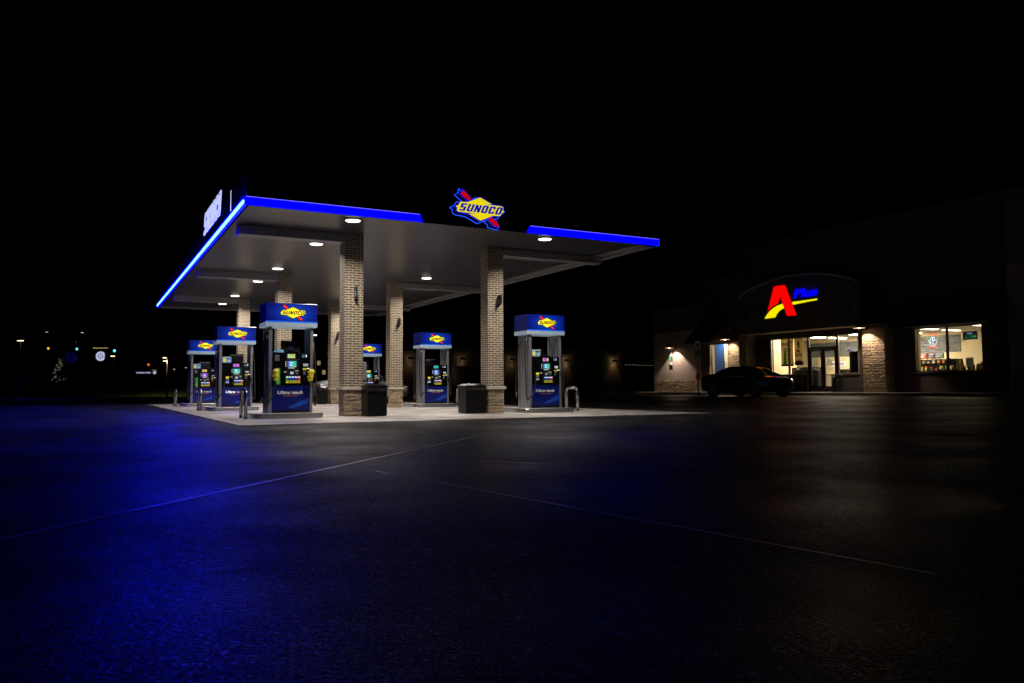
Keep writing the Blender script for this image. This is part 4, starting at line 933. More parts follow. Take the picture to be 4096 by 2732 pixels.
mb = MB(); sbox(mb, (XF + TH + .92, 39.42, .9), (XF + TH + .955, 40.33, 3.6), 'hex'); mb.build('honeycomb_panel', shop)
# ceiling light panels (one mesh each) + their light
n_ = 0
for y in (39.4, 33.6, 30.8, 28.6, 26.3, 23.5):
    for x in (36.9, 38.9, 40.8):
        if y > 39:
            if x > 37: continue
            x = 36.45
        mb = MB(); mb.box((-.6, -.15, -.03), (.6, .15, 0), 'panel2' if y < 27 else 'panel'); t = mb.build('light_panel', None, (x, y, 3.655))
        tag(t, 'flush lit ceiling panel inside the shop, %s row above the %s' % ({36.9: 'window', 36.45: 'window', 38.9: 'middle', 40.8: 'rear'}[x], {39.4: 'small left window', 33.6: 'poster window', 30.8: 'entrance doors', 28.6: 'pane right of the doors', 26.3: 'neon sign', 23.5: 'ATM sign'}[y]), 'ceiling light', 'light panels in the shop ceiling')
# wall lamps
g0 = thing('wall_lamp', 'red brown gooseneck lamp on the pale block wall at the left end of the shop', 'wall lamp', (XF - .02, 42.75, 3.35), group='gooseneck lamps on the shop front')
mb = MB(); mb.tube([(0, 0, .0), (-.05, 0, .3)] + [(-.05 - .28 + .28 * math.cos(R(a)), 0, .45 + .26 * math.sin(R(a))) for a in range(0, 181, 20)] + [(-.61, 0, .28)], .022, 'shade', 8); mb.lathe([(.07, 0), (.07, -.04)], (0, 0, 0), 'shade', 'x', 12); mb.build('gooseneck', g0)
mb = MB(); mb.lathe([(.04, .3), (.06, .28), (.07, .14), (.1, .12), (.3, .04), (.33, .0), (.325, .0), (.1, .08)], (-.61, 0, 0), 'shade', seg=28); mb.build('shade', g0)
mb = MB(); mb.lathe([(.09, .07), (.3, .012), (.3, .008), (.09, .06)], (-.61, 0, 0), 'shadein', seg=24); mb.lathe([(.05, .06), (.07, .02), (.03, -.02)], (-.61, 0, 0), 'bulb', seg=12); mb.build('bulb', g0)
lamp('bulb_light', 'SPOT', g0, (-.5, 0, -.03), 230, (1, .74, .58), rot=(0, R(-14), 0), spot_size=R(108), spot_blend=.35, shadow_soft_size=.04)
dup(g0, (XF - .02, 37.35, 3.62), 'red brown gooseneck lamp above the lit stone strip beside the small shop window')
dup(g0, (XP - .0, 26.95, 3.6), 'red brown gooseneck lamp above the stone pillar right of the shop doors')

# A Plus sign
asg = thing('shop_sign', 'lit sign with a big red letter, yellow swoosh and blue word over the entrance', 'sign', (XP - .03, 32.356, 5.529))
RED = [(-.594, .919), (.17, .905), (.25, .87), (.29, .775), (1.006, -.878), (.407, -.874), (.33, -.86), (.287, -.817), (-.149, .29), (-.323, -.119), (-.613, -.189), (-.87, -.303), (-1.133, -.481)]
def plate(mb, pts, m, x=-.1, d=.09): mb.prism([(x, -a, b) for a, b in pts], (d, 0, 0), m, 'ink')
mb = MB(); plate(mb, RED, 'aRed'); mb.build('red_letter', asg)
arc = lambda P0, P1, P2, n: [((1 - t) ** 2 * P0[0] + 2 * t * (1 - t) * P1[0] + t * t * P2[0], (1 - t) ** 2 * P0[1] + 2 * t * (1 - t) * P1[1] + t * t * P2[1]) for t in [i / n for i in range(n + 1)]]
mb = MB(); plate(mb, arc((-1.405, -.895), (-.95, -.27), (-.02, -.136), 10) + arc((.115, -.408), (-.35, -.5), (-.564, -.89), 8), 'aYel', -.08, .07); plate(mb, [(.692, -.109), (2.489, -.091), (2.428, -.176), (.761, -.286)][::1], 'aYel'); mb.build('yellow_swoosh', asg)
mb = MB(); mb.text('Plus', .67, (-.06, -.79, .1), (0, -1, 0), (0, 0, 1), 'aBlu', ext=.04, bold=.014, shear=.2, width=1.66); mb.build('blue_word', asg)

# ---- things in and on the shop windows
def hang(name, label, cat, y, z0, w, h, build, x=XF + .22, group=None):
    t = thing(name, label, cat, (x, y, z0)); build(t, w, h); return t
def poster1(t, w, h):
    mb = MB(); mb.box((0, -w, 0), (.01, 0, h), 'poster'); b = mb.build('sheet', t)
    mb = MB(); mb.box((-.003, -w, 0), (-.0, 0, .12), 'blueprint'); mb.build('foot_stripe', t)
    mb = MB(); mb.text('2for$3', .3, (-.003, -.04, h - .4), (0, -1, 0), (0, 0, 1), 'ink', width=w * .62, bold=.008); mb.text('75', .14, (-.003, -w * .74, h - .26), (0, -1, 0), (0, 0, 1), 'ink', width=w * .2, bold=.006)
    for k, ww in enumerate((.5, .7, .6)): mb.box((-.004, -w / 2 - ww * w / 2, h - .56 - k * .09), (-.002, -w / 2 + ww * w / 2, h - .53 - k * .09), 'ink')
    mb.build('lettering', t)
    for yy, m in ((-w * .33, 'dkgreen'), (-w * .68, 'dkred')):
        mb = MB(); mb.lathe([(.1, 0), (.105, .02), (.1, .3), (.09, .36), (.105, .55), (.04, .78), (.035, .88), (.045, .9), (.04, .94)], (-.0, yy, .14), m, seg=14)
        for v in mb.bm.verts: v.co.x *= .08; v.co.x -= .012
        mb.build('printed_bottle', t)
def poster2(t, w, h):
    mb = MB(); mb.box((0, -w, 0), (.01, 0, h), 'poster'); mb.build('sheet', t)
    mb = MB(); mb.box((-.003, -w, 0), (-.0, 0, .2), 'blueprint'); mb.build('foot_stripe', t)
    mb = MB(); mb.text('$', .28, (-.003, -w * .3, h - .38), (0, -1, 0), (0, 0, 1), 'ink', bold=.008); mb.text('1', .5, (-.003, -w * .46, h - .56), (0, -1, 0), (0, 0, 1), 'ink', bold=.02)
    mb.text('SMALL', .24, (-.003, -w / 2, h - .82), (0, -1, 0), (0, 0, 1), 'ink', bold=.01, width=w * .5, center=True); mb.text('FOUNTAIN', .26, (-.003, -w / 2, h - 1.06), (0, -1, 0), (0, 0, 1), 'ink', bold=.01, width=w * .78, center=True); mb.build('lettering', t)
    mb = MB(); P = [(-.004, -w / 2 + w * .4 * math.cos(R(a)), h - 1.4 + .13 * math.sin(R(a))) for a in range(0, 360, 20)]; mb.prism(P, (.003, 0, 0), 'dkred'); mb.build('printed_cup', t)
hang('poster', 'tan hanging poster with two bottles and a two for price', 'poster', 33.62, 1.86, .92, 1.6, lambda t, w, h: poster1(t, w, h))
hang('poster', 'tan hanging poster offering a small fountain drink', 'poster', 32.62, 1.9, .62, 1.55, lambda t, w, h: poster2(t, w, h))
def boxthing(name, label, cat, a, b, m, extra=None, group=None, bevel=.01):
    t = thing(name, label, cat, (a[0], a[1], a[2]), group=group)
    mb = MB(); mb.box((0, 0, 0), (b[0] - a[0], b[1] - a[1], b[2] - a[2]), m); mb.build('body', t, bevel=bevel)
    if extra: extra(t, b[0] - a[0], b[1] - a[1], b[2] - a[2])
    return t
def fridge(t, x, y, z):
    mb = MB(); mb.box((-.02, .06, .1), (-.004, y - .06, z - .2), 'blackgloss'); mb.build('door', t); mb = MB(); mb.box((-.022, .08, z - .12), (-.004, .25, z - .07), 'white'); mb.build('badge', t)
boxthing('drink_cabinet', 'dark cabinet under the two bottle poster', 'cabinet', (XF + 1.2, 33.1, ZG), (XF + 1.9, 33.75, 1.8), 'black', fridge, 'dark cabinets behind the shop windows')
boxthing('drink_cabinet', 'wide dark cabinet under the fountain poster', 'cabinet', (XF + 1.2, 31.85, ZG), (XF + 1.9, 32.95, 1.8), 'black', fridge, 'dark cabinets behind the shop windows')
def screen_(t, x, y, z):
    mb = MB(); mb.box((-.006, .03, .06), (-.002, y - .03, z - .04), 'blackgloss'); mb.build('front', t)
boxthing('menu_stand', 'tall black stand behind the pane right of the doors', 'display stand', (XF + .6, 28.3, ZG + .9), (XF + .75, 29.2, 2.55), 'black', screen_)
boxthing('counter', 'cream counter behind the left entrance door', 'counter', (XF + 3.5, 30.8, ZG), (XF + 4.3, 33.5, 1.35), 'tile', lambda t, x, y, z: (lambda mb: (mb.box((-.05, -.05, z), (x + .05, y + .05, z + .05), 'ink'), mb.build('worktop', t)))(MB()))
def chairs(t, x, y, z):
    pass
def gondola(t, x, y, z):
    for k in range(3):
        mb = MB(); mb.box((-.12, .02, z - .22 - k * .38), (-.005, y - .02, z - .20 - k * .38 - .018 + .018), 'frame'); mb.build('shelf', t)
boxthing('display_rack', 'dark wire rack seen through the right entrance door', 'rack', (XF + 2.0, 29.7, ZG), (XF + 2.3, 30.35, 1.75), 'framelit', gondola)
boxthing('display_rack', 'dark wire rack seen through the left entrance door', 'rack', (XF + 2.2, 30.65, ZG), (XF + 2.5, 31.2, 1.65), 'frame', gondola)
tg = thing('counter_sign', 'white sign with red grab and go lettering inside the doors', 'sign', (XF + 1.6, 31.25, 1.80))
mb = MB(); mb.box((0, -.95, 0), (.02, .0, .28), 'whitelit'); mb.build('board', tg)
mb = MB(); mb.text('GRAB GO', .2, (-.003, -.06, .07), (0, -1, 0), (0, 0, 1), 'redlab', bold=.006, shear=.2, width=.82); mb.build('lettering', tg)
mb = MB(); mb.tube([(.01, -.1, .28), (.01, -.1, 1.88)], .004, 'frame', 4); mb.tube([(.01, -.85, .28), (.01, -.85, 1.88)], .004, 'frame', 4); mb.build('hanging_rod', tg)
for i, (x, y, lb) in enumerate(((37.7, 31.75, 'left of the doors'), (38.6, 31.0, 'seen through the transom'), (37.4, 32.75, 'nearest the posters'))):
    t = thing('pendant_lamp', 'small blue pendant lamp %s' % lb, 'pendant lamp', (x, y, 3.655), group='blue pendant lamps in the shop')
    mb = MB(); mb.tube([(0, 0, 0), (0, 0, -.75)], .006, 'frame', 4); mb.lathe([(.06, 0), (.04, -.03)], (0, 0, 0), 'frame', seg=10); mb.build('cord', t)
    mb = MB(); mb.lathe([(.03, -.72), (.07, -.78), (.06, -.86), (.17, -.97), (.16, -.97)], (0, 0, 0), 'blue', seg=16); mb.build('shade', t)
# lottery neon
ln = thing('neon_sign', 'neon lottery sign with green triangle and white crossed fingers', 'neon sign', (XF + .2, 24.1, 2.52))
mb = MB(); word = 'VIRGINIA'; 
for i, ch in enumerate(word):
    a = (i - 3.5) / 3.5; y = -a * .30; z = .60 - .09 * a * a
    mb.text(ch, .13, (0, y + .035, z), (0, -1, -.28 * a), (0, 0, 1), 'neonr', bold=.002)
mb.text('LOTTERY', .14, (0, 0, -.03), (0, -1, 0), (0, 0, 1), 'neonr', bold=.002, width=.52, center=True); mb.build('red_lettering', ln)
nz = lambda P, m, mb: mb.tube([(0, -a, b) for a, b in P], .011, m, 5)
mb = MB(); nz([(-.12, .50), (-.31, .50), (-.2, .3)], 'neong', mb); nz([(.12, .50), (.31, .50), (.24, .36)], 'neong', mb); mb.build('green_triangle', ln)
mb = MB()
nz([(-.2, .3), (-.08, .08), (.1, .08), (.22, .3)], 'neonw', mb); nz([(-.2, .3), (-.17, .36), (-.1, .38), (-.08, .5), (-.03, .53), (.02, .3)], 'neonw', mb); nz([(-.04, .34), (.05, .52), (.11, .5), (.05, .3)], 'neonw', mb)
nz([(-.18, .24), (-.02, .28), (.03, .2), (0, .14)], 'neonw', mb); nz([(-.12, .3), (-.1, .22)], 'neonw', mb); nz([(.05, .3), (.14, .36), (.22, .34)], 'neonw', mb); mb.build('white_hand', ln)
mb = MB()
for y in (-.15, .15): mb.tube([(0, y, .66), (0, y, .96)], .004, 'frame', 4)
mb.build('hanging_chain', ln)
at = thing('atm_sign', 'black hanging sign with dim green ATM letters', 'sign', (XF + .25, 22.63, 2.80))
mb = MB(); mb.box((0, -.66, 0), (.06, 0, .38), 'black'); mb.build('box', at)
mb = MB(); mb.text('ATM', .27, (-.003, -.33, .03), (0, -1, 0), (0, 0, 1), 'atm', bold=.008, width=.54, center=True); mb.box((-.004, -.45, .28), (-.001, -.2, .3), 'lav'); mb.build('lettering', at)
mb = MB()
for y in (-.55, -.1): mb.tube([(.03, y, .38), (.03, y, .85)], .004, 'frame', 4)
mb.build('hanging_rod', at)
# menu screens above a back counter
for i, (ca, lb) in enumerate((([(.9, .15, .02), (.9, .3, .1), (.8, .1, .02)], 'orange lit menu screen at the left of the row'), ([(.2, .02, .05), (.45, .3, .3), (.25, .03, .05)], 'dark red lit menu screen in the middle of the row'), ([(.3, .35, .2), (.05, .1, .3), (.6, .7, .7)], 'green and white lit menu screen at the right of the row'))):
    y = 27.35 - i * .47
    t = thing('menu_screen', lb, 'screen', (39.5, y, 2.11), group='lit menu screens over the counter'); mb = MB(); mb.box((0, -.465, 0), (.06, 0, .3), 'black'); mb.build('casing', t)
    mb = MB(); mb.box((-.006, -.45, .015), (-.001, -.015, .285), glow_mat('menu_print_%d' % i, ca, -.45, -.015, axis=1, s=.9)); mb.box((-.01, -.4, .22), (-.006, -.12, .26), 'whitelit'); mb.box((-.01, -.32, .08), (-.006, -.1, .16), ['whitelit', 'white', 'ylab'][i]); mb.build('display', t)
boxthing('back_counter', 'dark back counter under the menu screens', 'counter', (39.7, 25.4, ZG), (40.3, 27.5, 2.08), 'black', gondola)
boxthing('window_shelf', 'low dark shelf unit behind the right shop window', 'shelf', (XF + .5, 21.7, ZG), (XF + .9, 24.8, 1.40), 'frame', gondola)
rnd = random.Random(11); pal = [('poster', 'tan'), ('redlab', 'red'), ('yprint', 'yellow'), ('darkblue', 'dark blue'), ('white', 'white'), ('orange', 'orange'), ('black', 'black'), ('dkgreen', 'green')]
base = None
for i in range(30):
    y = 24.72 - i * .1; h = rnd.uniform(.22, .5) if i > 14 else rnd.uniform(.08, .2); m, cn = pal[rnd.randrange(8)]
    mb = MB(); wd = rnd.uniform(.035, .045); 
    if rnd.random() < .5: mb.lathe([(wd, 0), (wd, h * .7), (wd * .4, h * .88), (wd * .4, h)], (0, 0, 0), m, seg=10); nm = 'bottle'
    else: mb.box((-.03, -wd, 0), (.03, wd, h), m); mb.box((-.032, -wd * .8, h * .3), (-.0305, wd * .8, h * .6), 'white'); nm = 'carton'
    o = mb.build('shop_' + nm, None, (XF + .62 + rnd.uniform(0, .1), y, 1.402))
    tag(o, '%s small %s on the sill shelf, number %d from its left end' % (cn, nm, i + 1), nm, 'goods on the shelf behind the right shop window')
for i in range(14):
    y = 27.4 - i * .14; m, cn = pal[rnd.randrange(8)]; h = rnd.uniform(.12, .26)
    mb = MB(); mb.box((-.05, -.07, 0), (.05, .07, h), m); mb.box((-.052, -.05, h * .3), (-.0505, .05, h * .55), 'whitelit' if i % 3 == 0 else 'white')
    tag(mb.build('shop_carton', None, (39.6, y, 1.862 - .38 * (i % 2))), '%s carton on the shelves under the menu screens, number %d from the left' % (cn, i + 1), 'carton', 'cartons under the menu screens')
nt_ = thing('window_notice', 'white paper notice taped inside the right shop window', 'notice', (XF + .2, 22.5, 1.55)); mb = MB(); mb.box((0, -.36, 0), (.004, 0, .42), 'paperwhite'); mb.build('sheet', nt_)
mb = MB()
for k in range(5): mb.box((-.003, -.3, .08 + k * .06), (-.001, -.06, .09 + k * .06), 'ink')
mb.build('print', nt_)
pk = thing('wire_bin', 'black slatted litter bin right of the shop doors', 'litter bin', (34.6, 28.65, ZG))
mb = MB(); mb.lathe([(.24, 0), (.26, .03), (.26, .06)], (0, 0, 0), 'pole', seg=20); mb.build('base_ring', pk); mb = MB(); mb.lathe([(.29, .88), (.31, .9), (.29, .93), (.26, .91)], (0, 0, 0), 'pole', seg=20); mb.build('rim', pk)
mb = MB()
for k in range(18): a = 2 * math.pi * k / 18; mb.box((.25 * math.cos(a) - .014, .25 * math.sin(a) - .014, .05), (.25 * math.cos(a) + .014, .25 * math.sin(a) + .014, .9), 'pole')
mb.lathe([(.2, .06), (.2, .8)], (0, 0, 0), 'black', seg=16); mb.build('slats', pk)
fh = thing('fire_connection', 'small red pipe connection on the block wall beside the sedan', 'pipe fitting', (XF, 40.6, 1.3)); mb = MB(); mb.lathe([(.05, 0), (.05, -.14), (.08, -.14), (.08, -.2)], (0, 0, 0), 'redlab', 'x', 12); mb.build('outlet', fh)
mb = MB(); mb.box((-.02, -.2, -.22), (-.001, .2, .3), 'dkred'); mb.build('plate', fh)

# parking signs
def park_sign(loc, label, hi, rz=-30, post=True):
    t = thing('parking_sign', label, 'sign', loc, rz=R(rz), group='disabled parking signs before the shop')
    if post: mb = MB(); mb.tube([(0, 0, 0), (0, 0, hi)], .03, 'pole', 8); mb.build('post', t)
    mb = MB(); mb.box((-.15, -.045, hi - .46), (.15, -.035, hi), 'white'); p = mb.build('upper_plate', t)
    mb = MB(); mb.box((-.1, -.05, hi - .4), (.1, -.046, hi - .12), 'signbluep'); mb.tube([(.02, -.052, hi - .17), (-.01, -.052, hi - .26), (.05, -.052, hi - .28), (.07, -.052, hi - .35)], .009, 'white', 5); mb.tube([(-.01 + .06 * math.cos(R(a)), -.052, hi - .31 + .06 * math.sin(R(a))) for a in range(90, 331, 30)], .007, 'white', 5); mb.build('wheelchair_symbol', p)
    mb = MB(); mb.box((-.15, -.045, hi - .84), (.15, -.035, hi - .47), 'signgreenp'); p = mb.build('green_plate', t)
    mb = MB()
    for k in range(5): mb.box((-.12, -.048, hi - .8 + k * .065), (.12 - .05 * (k % 2), -.0455, hi - .785 + k * .065), 'white')
    mb.build('print', p)
    mb = MB(); mb.box((-.15, -.045, hi - 1.1), (.15, -.035, hi - .87), 'white'); p = mb.build('lower_plate', t); mb = MB(); mb.box((-.11, -.048, hi - .96), (.11, -.0455, hi - .94), 'ink'); mb.box((-.08, -.048, hi - 1.04), (.08, -.0455, hi - 1.02), 'ink'); mb.build('print', p)
park_sign((35.62, 43.22, .9), 'disabled parking sign with white, green and white plates, under the lamp on the block wall', 2.42, -90, False)
park_sign((29.8, 33.9, .2), 'disabled parking sign on a dark post beside the rear of the sedan', 3.02)

# ================================================================== dark building behind the canopy
fb = thing('restaurant_building', 'long dark building with small warm wall lamps behind the pumps', 'building', (20, 62, 0))
mb = MB(); mb.box((.6, 0, 0), (14.5, .4, 6.4), 'facade2'); mb.box((14.5, -.05, 0), (25.2, .4, 6.6), 'facade'); mb.box((24.8, .4, 0), (25.2, 14, 6.6), 'facade2'); mb.build('wall', fb)
mb = MB(); mb.box((.5, -.15, 6.4), (14.4, .5, 6.6), 'trim'); mb.box((14.3, -.2, 6.6), (25.4, .5, 6.75), 'trim'); mb.box((.6, -.12, 4.3), (25.2, -.002, 4.45), 'frame'); mb.build('cornice', fb)
mb = MB(); mb.box((.62, -.06, 0), (25.1, -.051, 1.1), 'brickdark'); mb.build('brick_foot', fb)
for x in (1, 7.3, 16): 
    mb = MB(); mb.box((x, -.08, .9), (x + 1.8, -.052, 2.6), 'blackgloss'); mb.build('window', fb)
w0 = thing('wall_light', 'small warm wall lamp on the dark building, leftmost of its row', 'wall lamp', (23.5, 61.85, 3.1), group='warm lamps along the dark building')
mb = MB(); mb.box((-.06, -.0, -.1), (.06, .12, .1), 'pole'); mb.prism([(-.34, -.42, -.02), (.34, -.42, -.02), (.14, -.1, .2), (-.14, -.1, .2)], (0, .01, 0), 'pole'); mb.tube([(0, .05, .1), (0, -.12, .16)], .02, 'pole', 6); mb.build('bracket', w0)
mb = MB(); mb.box((-.1, -.2, .0), (.1, -.1, .07), 'bulb'); mb.build('bulb', w0)
lamp('bulb_light', 'SPOT', w0, (0, -.22, .03), 22, (1, .55, .2), rot=(R(26), 0, 0), spot_size=R(74), spot_blend=.3, shadow_soft_size=.05)
for x, lb in ((28.2, 'second from the left in its row'), (33.0, 'between the front right column and pump 1'), (38.6, 'just right of pump 1'), (44.0, 'rightmost of its row')): dup(w0, (x, 61.85, 3.12), 'small warm wall lamp on the dark building, ' + lb)
ub = thing('utility_cabinet', 'pale metal utility cabinet in front of the dark building', 'cabinet', (26.6, 56, 0)); mb = MB(); mb.box((0, 0, .1), (.8, .4, .92), 'signgrey'); mb.build('body', ub, bevel=.02)
mb = MB(); mb.box((.02, -.01, .15), (.78, -.002, .86), 'alu'); mb.build('door', ub)
hp = thing('hoop_rail', 'narrow pale metal hoop standing behind the front right column', 'rail', (22.6, 48.5, .0)); mb = MB(); mb.tube([(0, 0, 0), (0, 0, 1.5), (.03, 0, 1.56), (.2, 0, 1.56), (.23, 0, 1.5), (.23, 0, 0)], .03, 'framelit', 8); mb.build('hoop', hp)
fd = thing('string_light_row', 'row of tiny white lights on the dark fence right of the far building', 'string lights', (45.5, 62.5, 2.9))
mb = MB(); mb.tube([(0, 0, 0), (6.5, 0, -.1)], .01, 'pole', 4); mb.build('wire', fd)
mb = MB()
for i in range(15): mb.lathe([(.01, 0), (.022, -.02), (.01, -.04)], (i * .44, 0, -.01 - .007 * i), 'streetpale', seg=6)
mb.build('bulbs', fd)
mb = MB()
mb.box((0, 0, -2.9), (.08, .08, -.05), 'pole'); mb.box((6.4, 0, -2.9), (6.48, .08, -.15), 'pole'); mb.build('post', fd)

# ================================================================== far left: street, signals, signs, trees
def at(px, py, D):
    return CAMP + (dv * F_PX + rv * (px - 2048) - uv * (py - 1360.13)) * (D / F_PX)
def pole_lamp(name, label, px, py, D, heads, col, w=.35, arm=0, polecol='pole', power=0):
    p = at(px, py, D); t = thing(name, label, 'street lamp', (p.x, p.y, 0), rz=-YAW, group='street lamps in the distance'); z = p.z
    mb = MB(); mb.tube([(arm, .1, 0), (arm, .1, z + .15)], [.09, .05], polecol, 8); mb.tube([(arm, .1, z + .1), (0, 0, z + .1)], .035, polecol, 6); mb.build('post', t)
    mb = MB()
    for k in range(heads): x = (k - (heads - 1) / 2) * w; mb.box((x - w * .38, -.15, z), (x + w * .38, .15, z + .07), 'pole')
    h = mb.build('head', t)
    mb = MB()
    for k in range(heads): x = (k - (heads - 1) / 2) * w; mb.box((x - w * .32, -.13, z - .05), (x + w * .32, .13, z - .002), col)
    mb.build('lens', h)
    if power: lamp('head_light', 'SPOT', t, (0, 0, z - .1), power, (1, .72, .35), spot_size=R(150), spot_blend=.5, shadow_soft_size=.1)
    return t
pole_lamp('street_lamp', 'bright street lamp with three heads at the far left', 82, 1362, 100, 3, 'streetlens', .26, 0)
pole_lamp('street_lamp', 'faint high street lamp, leftmost of the small ones', 187, 1328, 130, 2, 'streetpale', .14, .3)
pole_lamp('street_lamp', 'faint high street lamp above the round wheel sign and the stop sign', 329, 1330, 140, 3, 'streetpale', .13, .3)
pole_lamp('street_lamp', 'faint street lamp just above the left green signal', 305, 1368.7, 140, 2, 'streetpale', .12, .3)
pole_lamp('street_lamp', 'faint street lamp above the yellow light bar', 413, 1371.6, 140, 2, 'streetpale', .15, .3)
pole_lamp('street_lamp', 'street lamp with three heads under the right green signal', 451, 1424, 120, 3, 'streetlens', .2, .2)
pole_lamp('street_lamp', 'bright yellow street lamp, upper of the pair left of pump 11', 658.5, 1430, 70, 1, 'streetlens', .32, .2, power=260)
pole_lamp('street_lamp', 'street lamp with three heads, lower of the pair left of pump 11', 661, 1443.7, 120, 3, 'streetlens', .2, .2)
pole_lamp('street_lamp', 'small low street lamp nearest the left side of pump 11', 743.5, 1470, 130, 2, 'streetpale', .12)
pole_lamp('street_lamp', 'small low street lamp between the bright pair and pump 11', 697, 1476.7, 130, 2, 'streetpale', .12)
pole_lamp('street_lamp', 'glaring lamp on a brown post right of pump 3', 1257.5, 1339.5, 62, 1, 'lens', .5, -.12, 'warmpole', power=120)
def signal(label, px, py, D, which, m):
    p = at(px, py, D); t = thing('traffic_signal', label, 'traffic light', (p.x, p.y, 0), rz=-YAW, group='traffic signals at the junction'); z = p.z
    zs = z + {'top': -.7, 'mid': -.35, 'low': 0}[which]
    mb = MB(); mb.box((-.18, 0, zs - .2), (.18, .2, zs + .92), 'pole'); h = mb.build('housing', t)
    mb = MB(); mb.lathe([(.15, 0), (.13, -.04), (.04, -.06)], (0, -.001, z), m, 'y', 16); mb.build('lit_lens', h)
    mb = MB()
    for k in range(3):
        if abs(zs + k * .35 - z) > .05: mb.lathe([(.14, 0), (.12, -.02)], (0, -.001, zs + k * .35), 'black', 'y', 16)
    mb.build('unlit_lens', h)
    mb = MB(); mb.tube([(0, .3, zs + .7), (5, .3, zs + .75), ], .06, 'pole', 6); mb.tube([(5, .3, 0), (5, .3, zs + 1.0)], .1, 'pole', 8); mb.build('mast_arm', t)
signal('traffic signal showing amber at the far left', 193, 1393.6, 100, 'mid', 'amber'); signal('traffic signal showing green above the stop sign', 307.4, 1396, 100, 'low', 'tgreen')
signal('traffic signal showing green right of the round wheel sign', 457.8, 1403, 85, 'low', 'tgreen'); signal('traffic signal showing red above the creek sign', 594, 1458.6, 100, 'top', 'tred')
def wheel_sign(label, px, py, D, dia, name='round_sign'):
    p = at(px, py, D); t = thing(name, label, 'sign', (p.x, p.y, 0), rz=-YAW); z = p.z; r = dia / 2
    mb = MB(); mb.box((-r * 1.3, .1, 0), (r * 1.3, .6, z + r * 1.6), 'pole'); mb.box((-r * 1.6, .0, z + r * 1.6), (r * 1.6, .7, z + r * 1.68), 'pole'); mb.build('tower', t)
    n = 18; P = []
    for i in range(n * 4):
        a = 2 * math.pi * i / (n * 4); rr = r if (i % 4) < 3 else r * .93; P.append((rr * math.cos(a), .02, z + rr * math.sin(a)))
    mb = MB(); mb.prism(P, (0, .08, 0), 'lav'); d = mb.build('lit_disc', t)
    mb = MB(); ring = [(r * .5 * math.cos(2 * math.pi * i / 32), -.005, z + r * .5 * math.sin(2 * math.pi * i / 32)) for i in range(33)]; mb.tube(ring, r * .07, 'pole', 6)
    for k in range(4): a = math.pi / 2 * k; mb.tube([(r * .55 * math.cos(a), .0, z + r * .55 * math.sin(a)), (r * math.cos(a), .0, z + r * math.sin(a))], r * .035, 'pole', 5)
    for k in range(8): a = math.pi / 4 * k; mb.tube([(r * .26 * math.cos(a), .0, z + r * .26 * math.sin(a)), (r * .38 * math.cos(a), .0, z + r * .38 * math.sin(a))], r * .03, 'pole', 5)
    mb.lathe([(r * .12, -.02), (r * .12, .015)], (0, 0, z), 'pole', 'y', 16); mb.build('wheel_mark', d)
    mb = MB(); mb.box((-r * 1.55, -.1, z + r * 1.68), (r * 1.55, .0, z + r * 1.75), 'barlit'); mb.build('light_bar', t)
wheel_sign('large round pale lit sign with a ship wheel mark under a yellow bar', 401.5, 1424.7, 140, 1.68)
wheel_sign('small round pale lit sign right of the creek lettering', 617.5, 1490.3, 120, .45)
p = at(575, 1493.5, 120); cc = thing('creek_sign', 'low dark wall with pale lit letters reading COMPASS CREEK', 'sign', (p.x, p.y, 0), rz=-YAW)
mb = MB(); mb.box((-1.4, .1, 0), (1.15, .5, p.z + .25), 'brickdark'); mb.build('wall', cc)
mb = MB(); mb.text('COMPASS CREEK', .3, (-1.15, .05, p.z), (1, 0, 0), (0, 0, 1), 'lav', ext=.02, width=2.2); mb.build('lettering', cc)
# stop sign seen from behind
p = at(284, 1430, 50); ss = thing('stop_sign', 'back of a bare grey octagonal stop sign at the left', 'sign', (p.x, p.y, 0), rz=-YAW + R(8))
mb = MB(); mb.prism([(.385 * math.cos(R(22.5 + 45 * k)), .0, p.z + .385 * math.sin(R(22.5 + 45 * k))) for k in range(8)], (0, .006, 0), 'signgrey', 'signgrey'); mb.build('octagon_plate', ss)
mb = MB(); mb.box((-.035, -.05, 0), (.035, -.001, p.z + .38), 'pole'); mb.build('post', ss)
mk = thing('marker_post', 'thin pale marker rod beside the stop sign post', 'post', tuple(at(289, 1590, 45)[:2]) + (0,)); mb = MB(); mb.tube([(0, 0, 0), (0, 0, .95)], .012, 'signgrey', 6); mb.lathe([(.02, .9), (.02, .96)], (0, 0, 0), 'white', seg=8); mb.build('rod', mk)
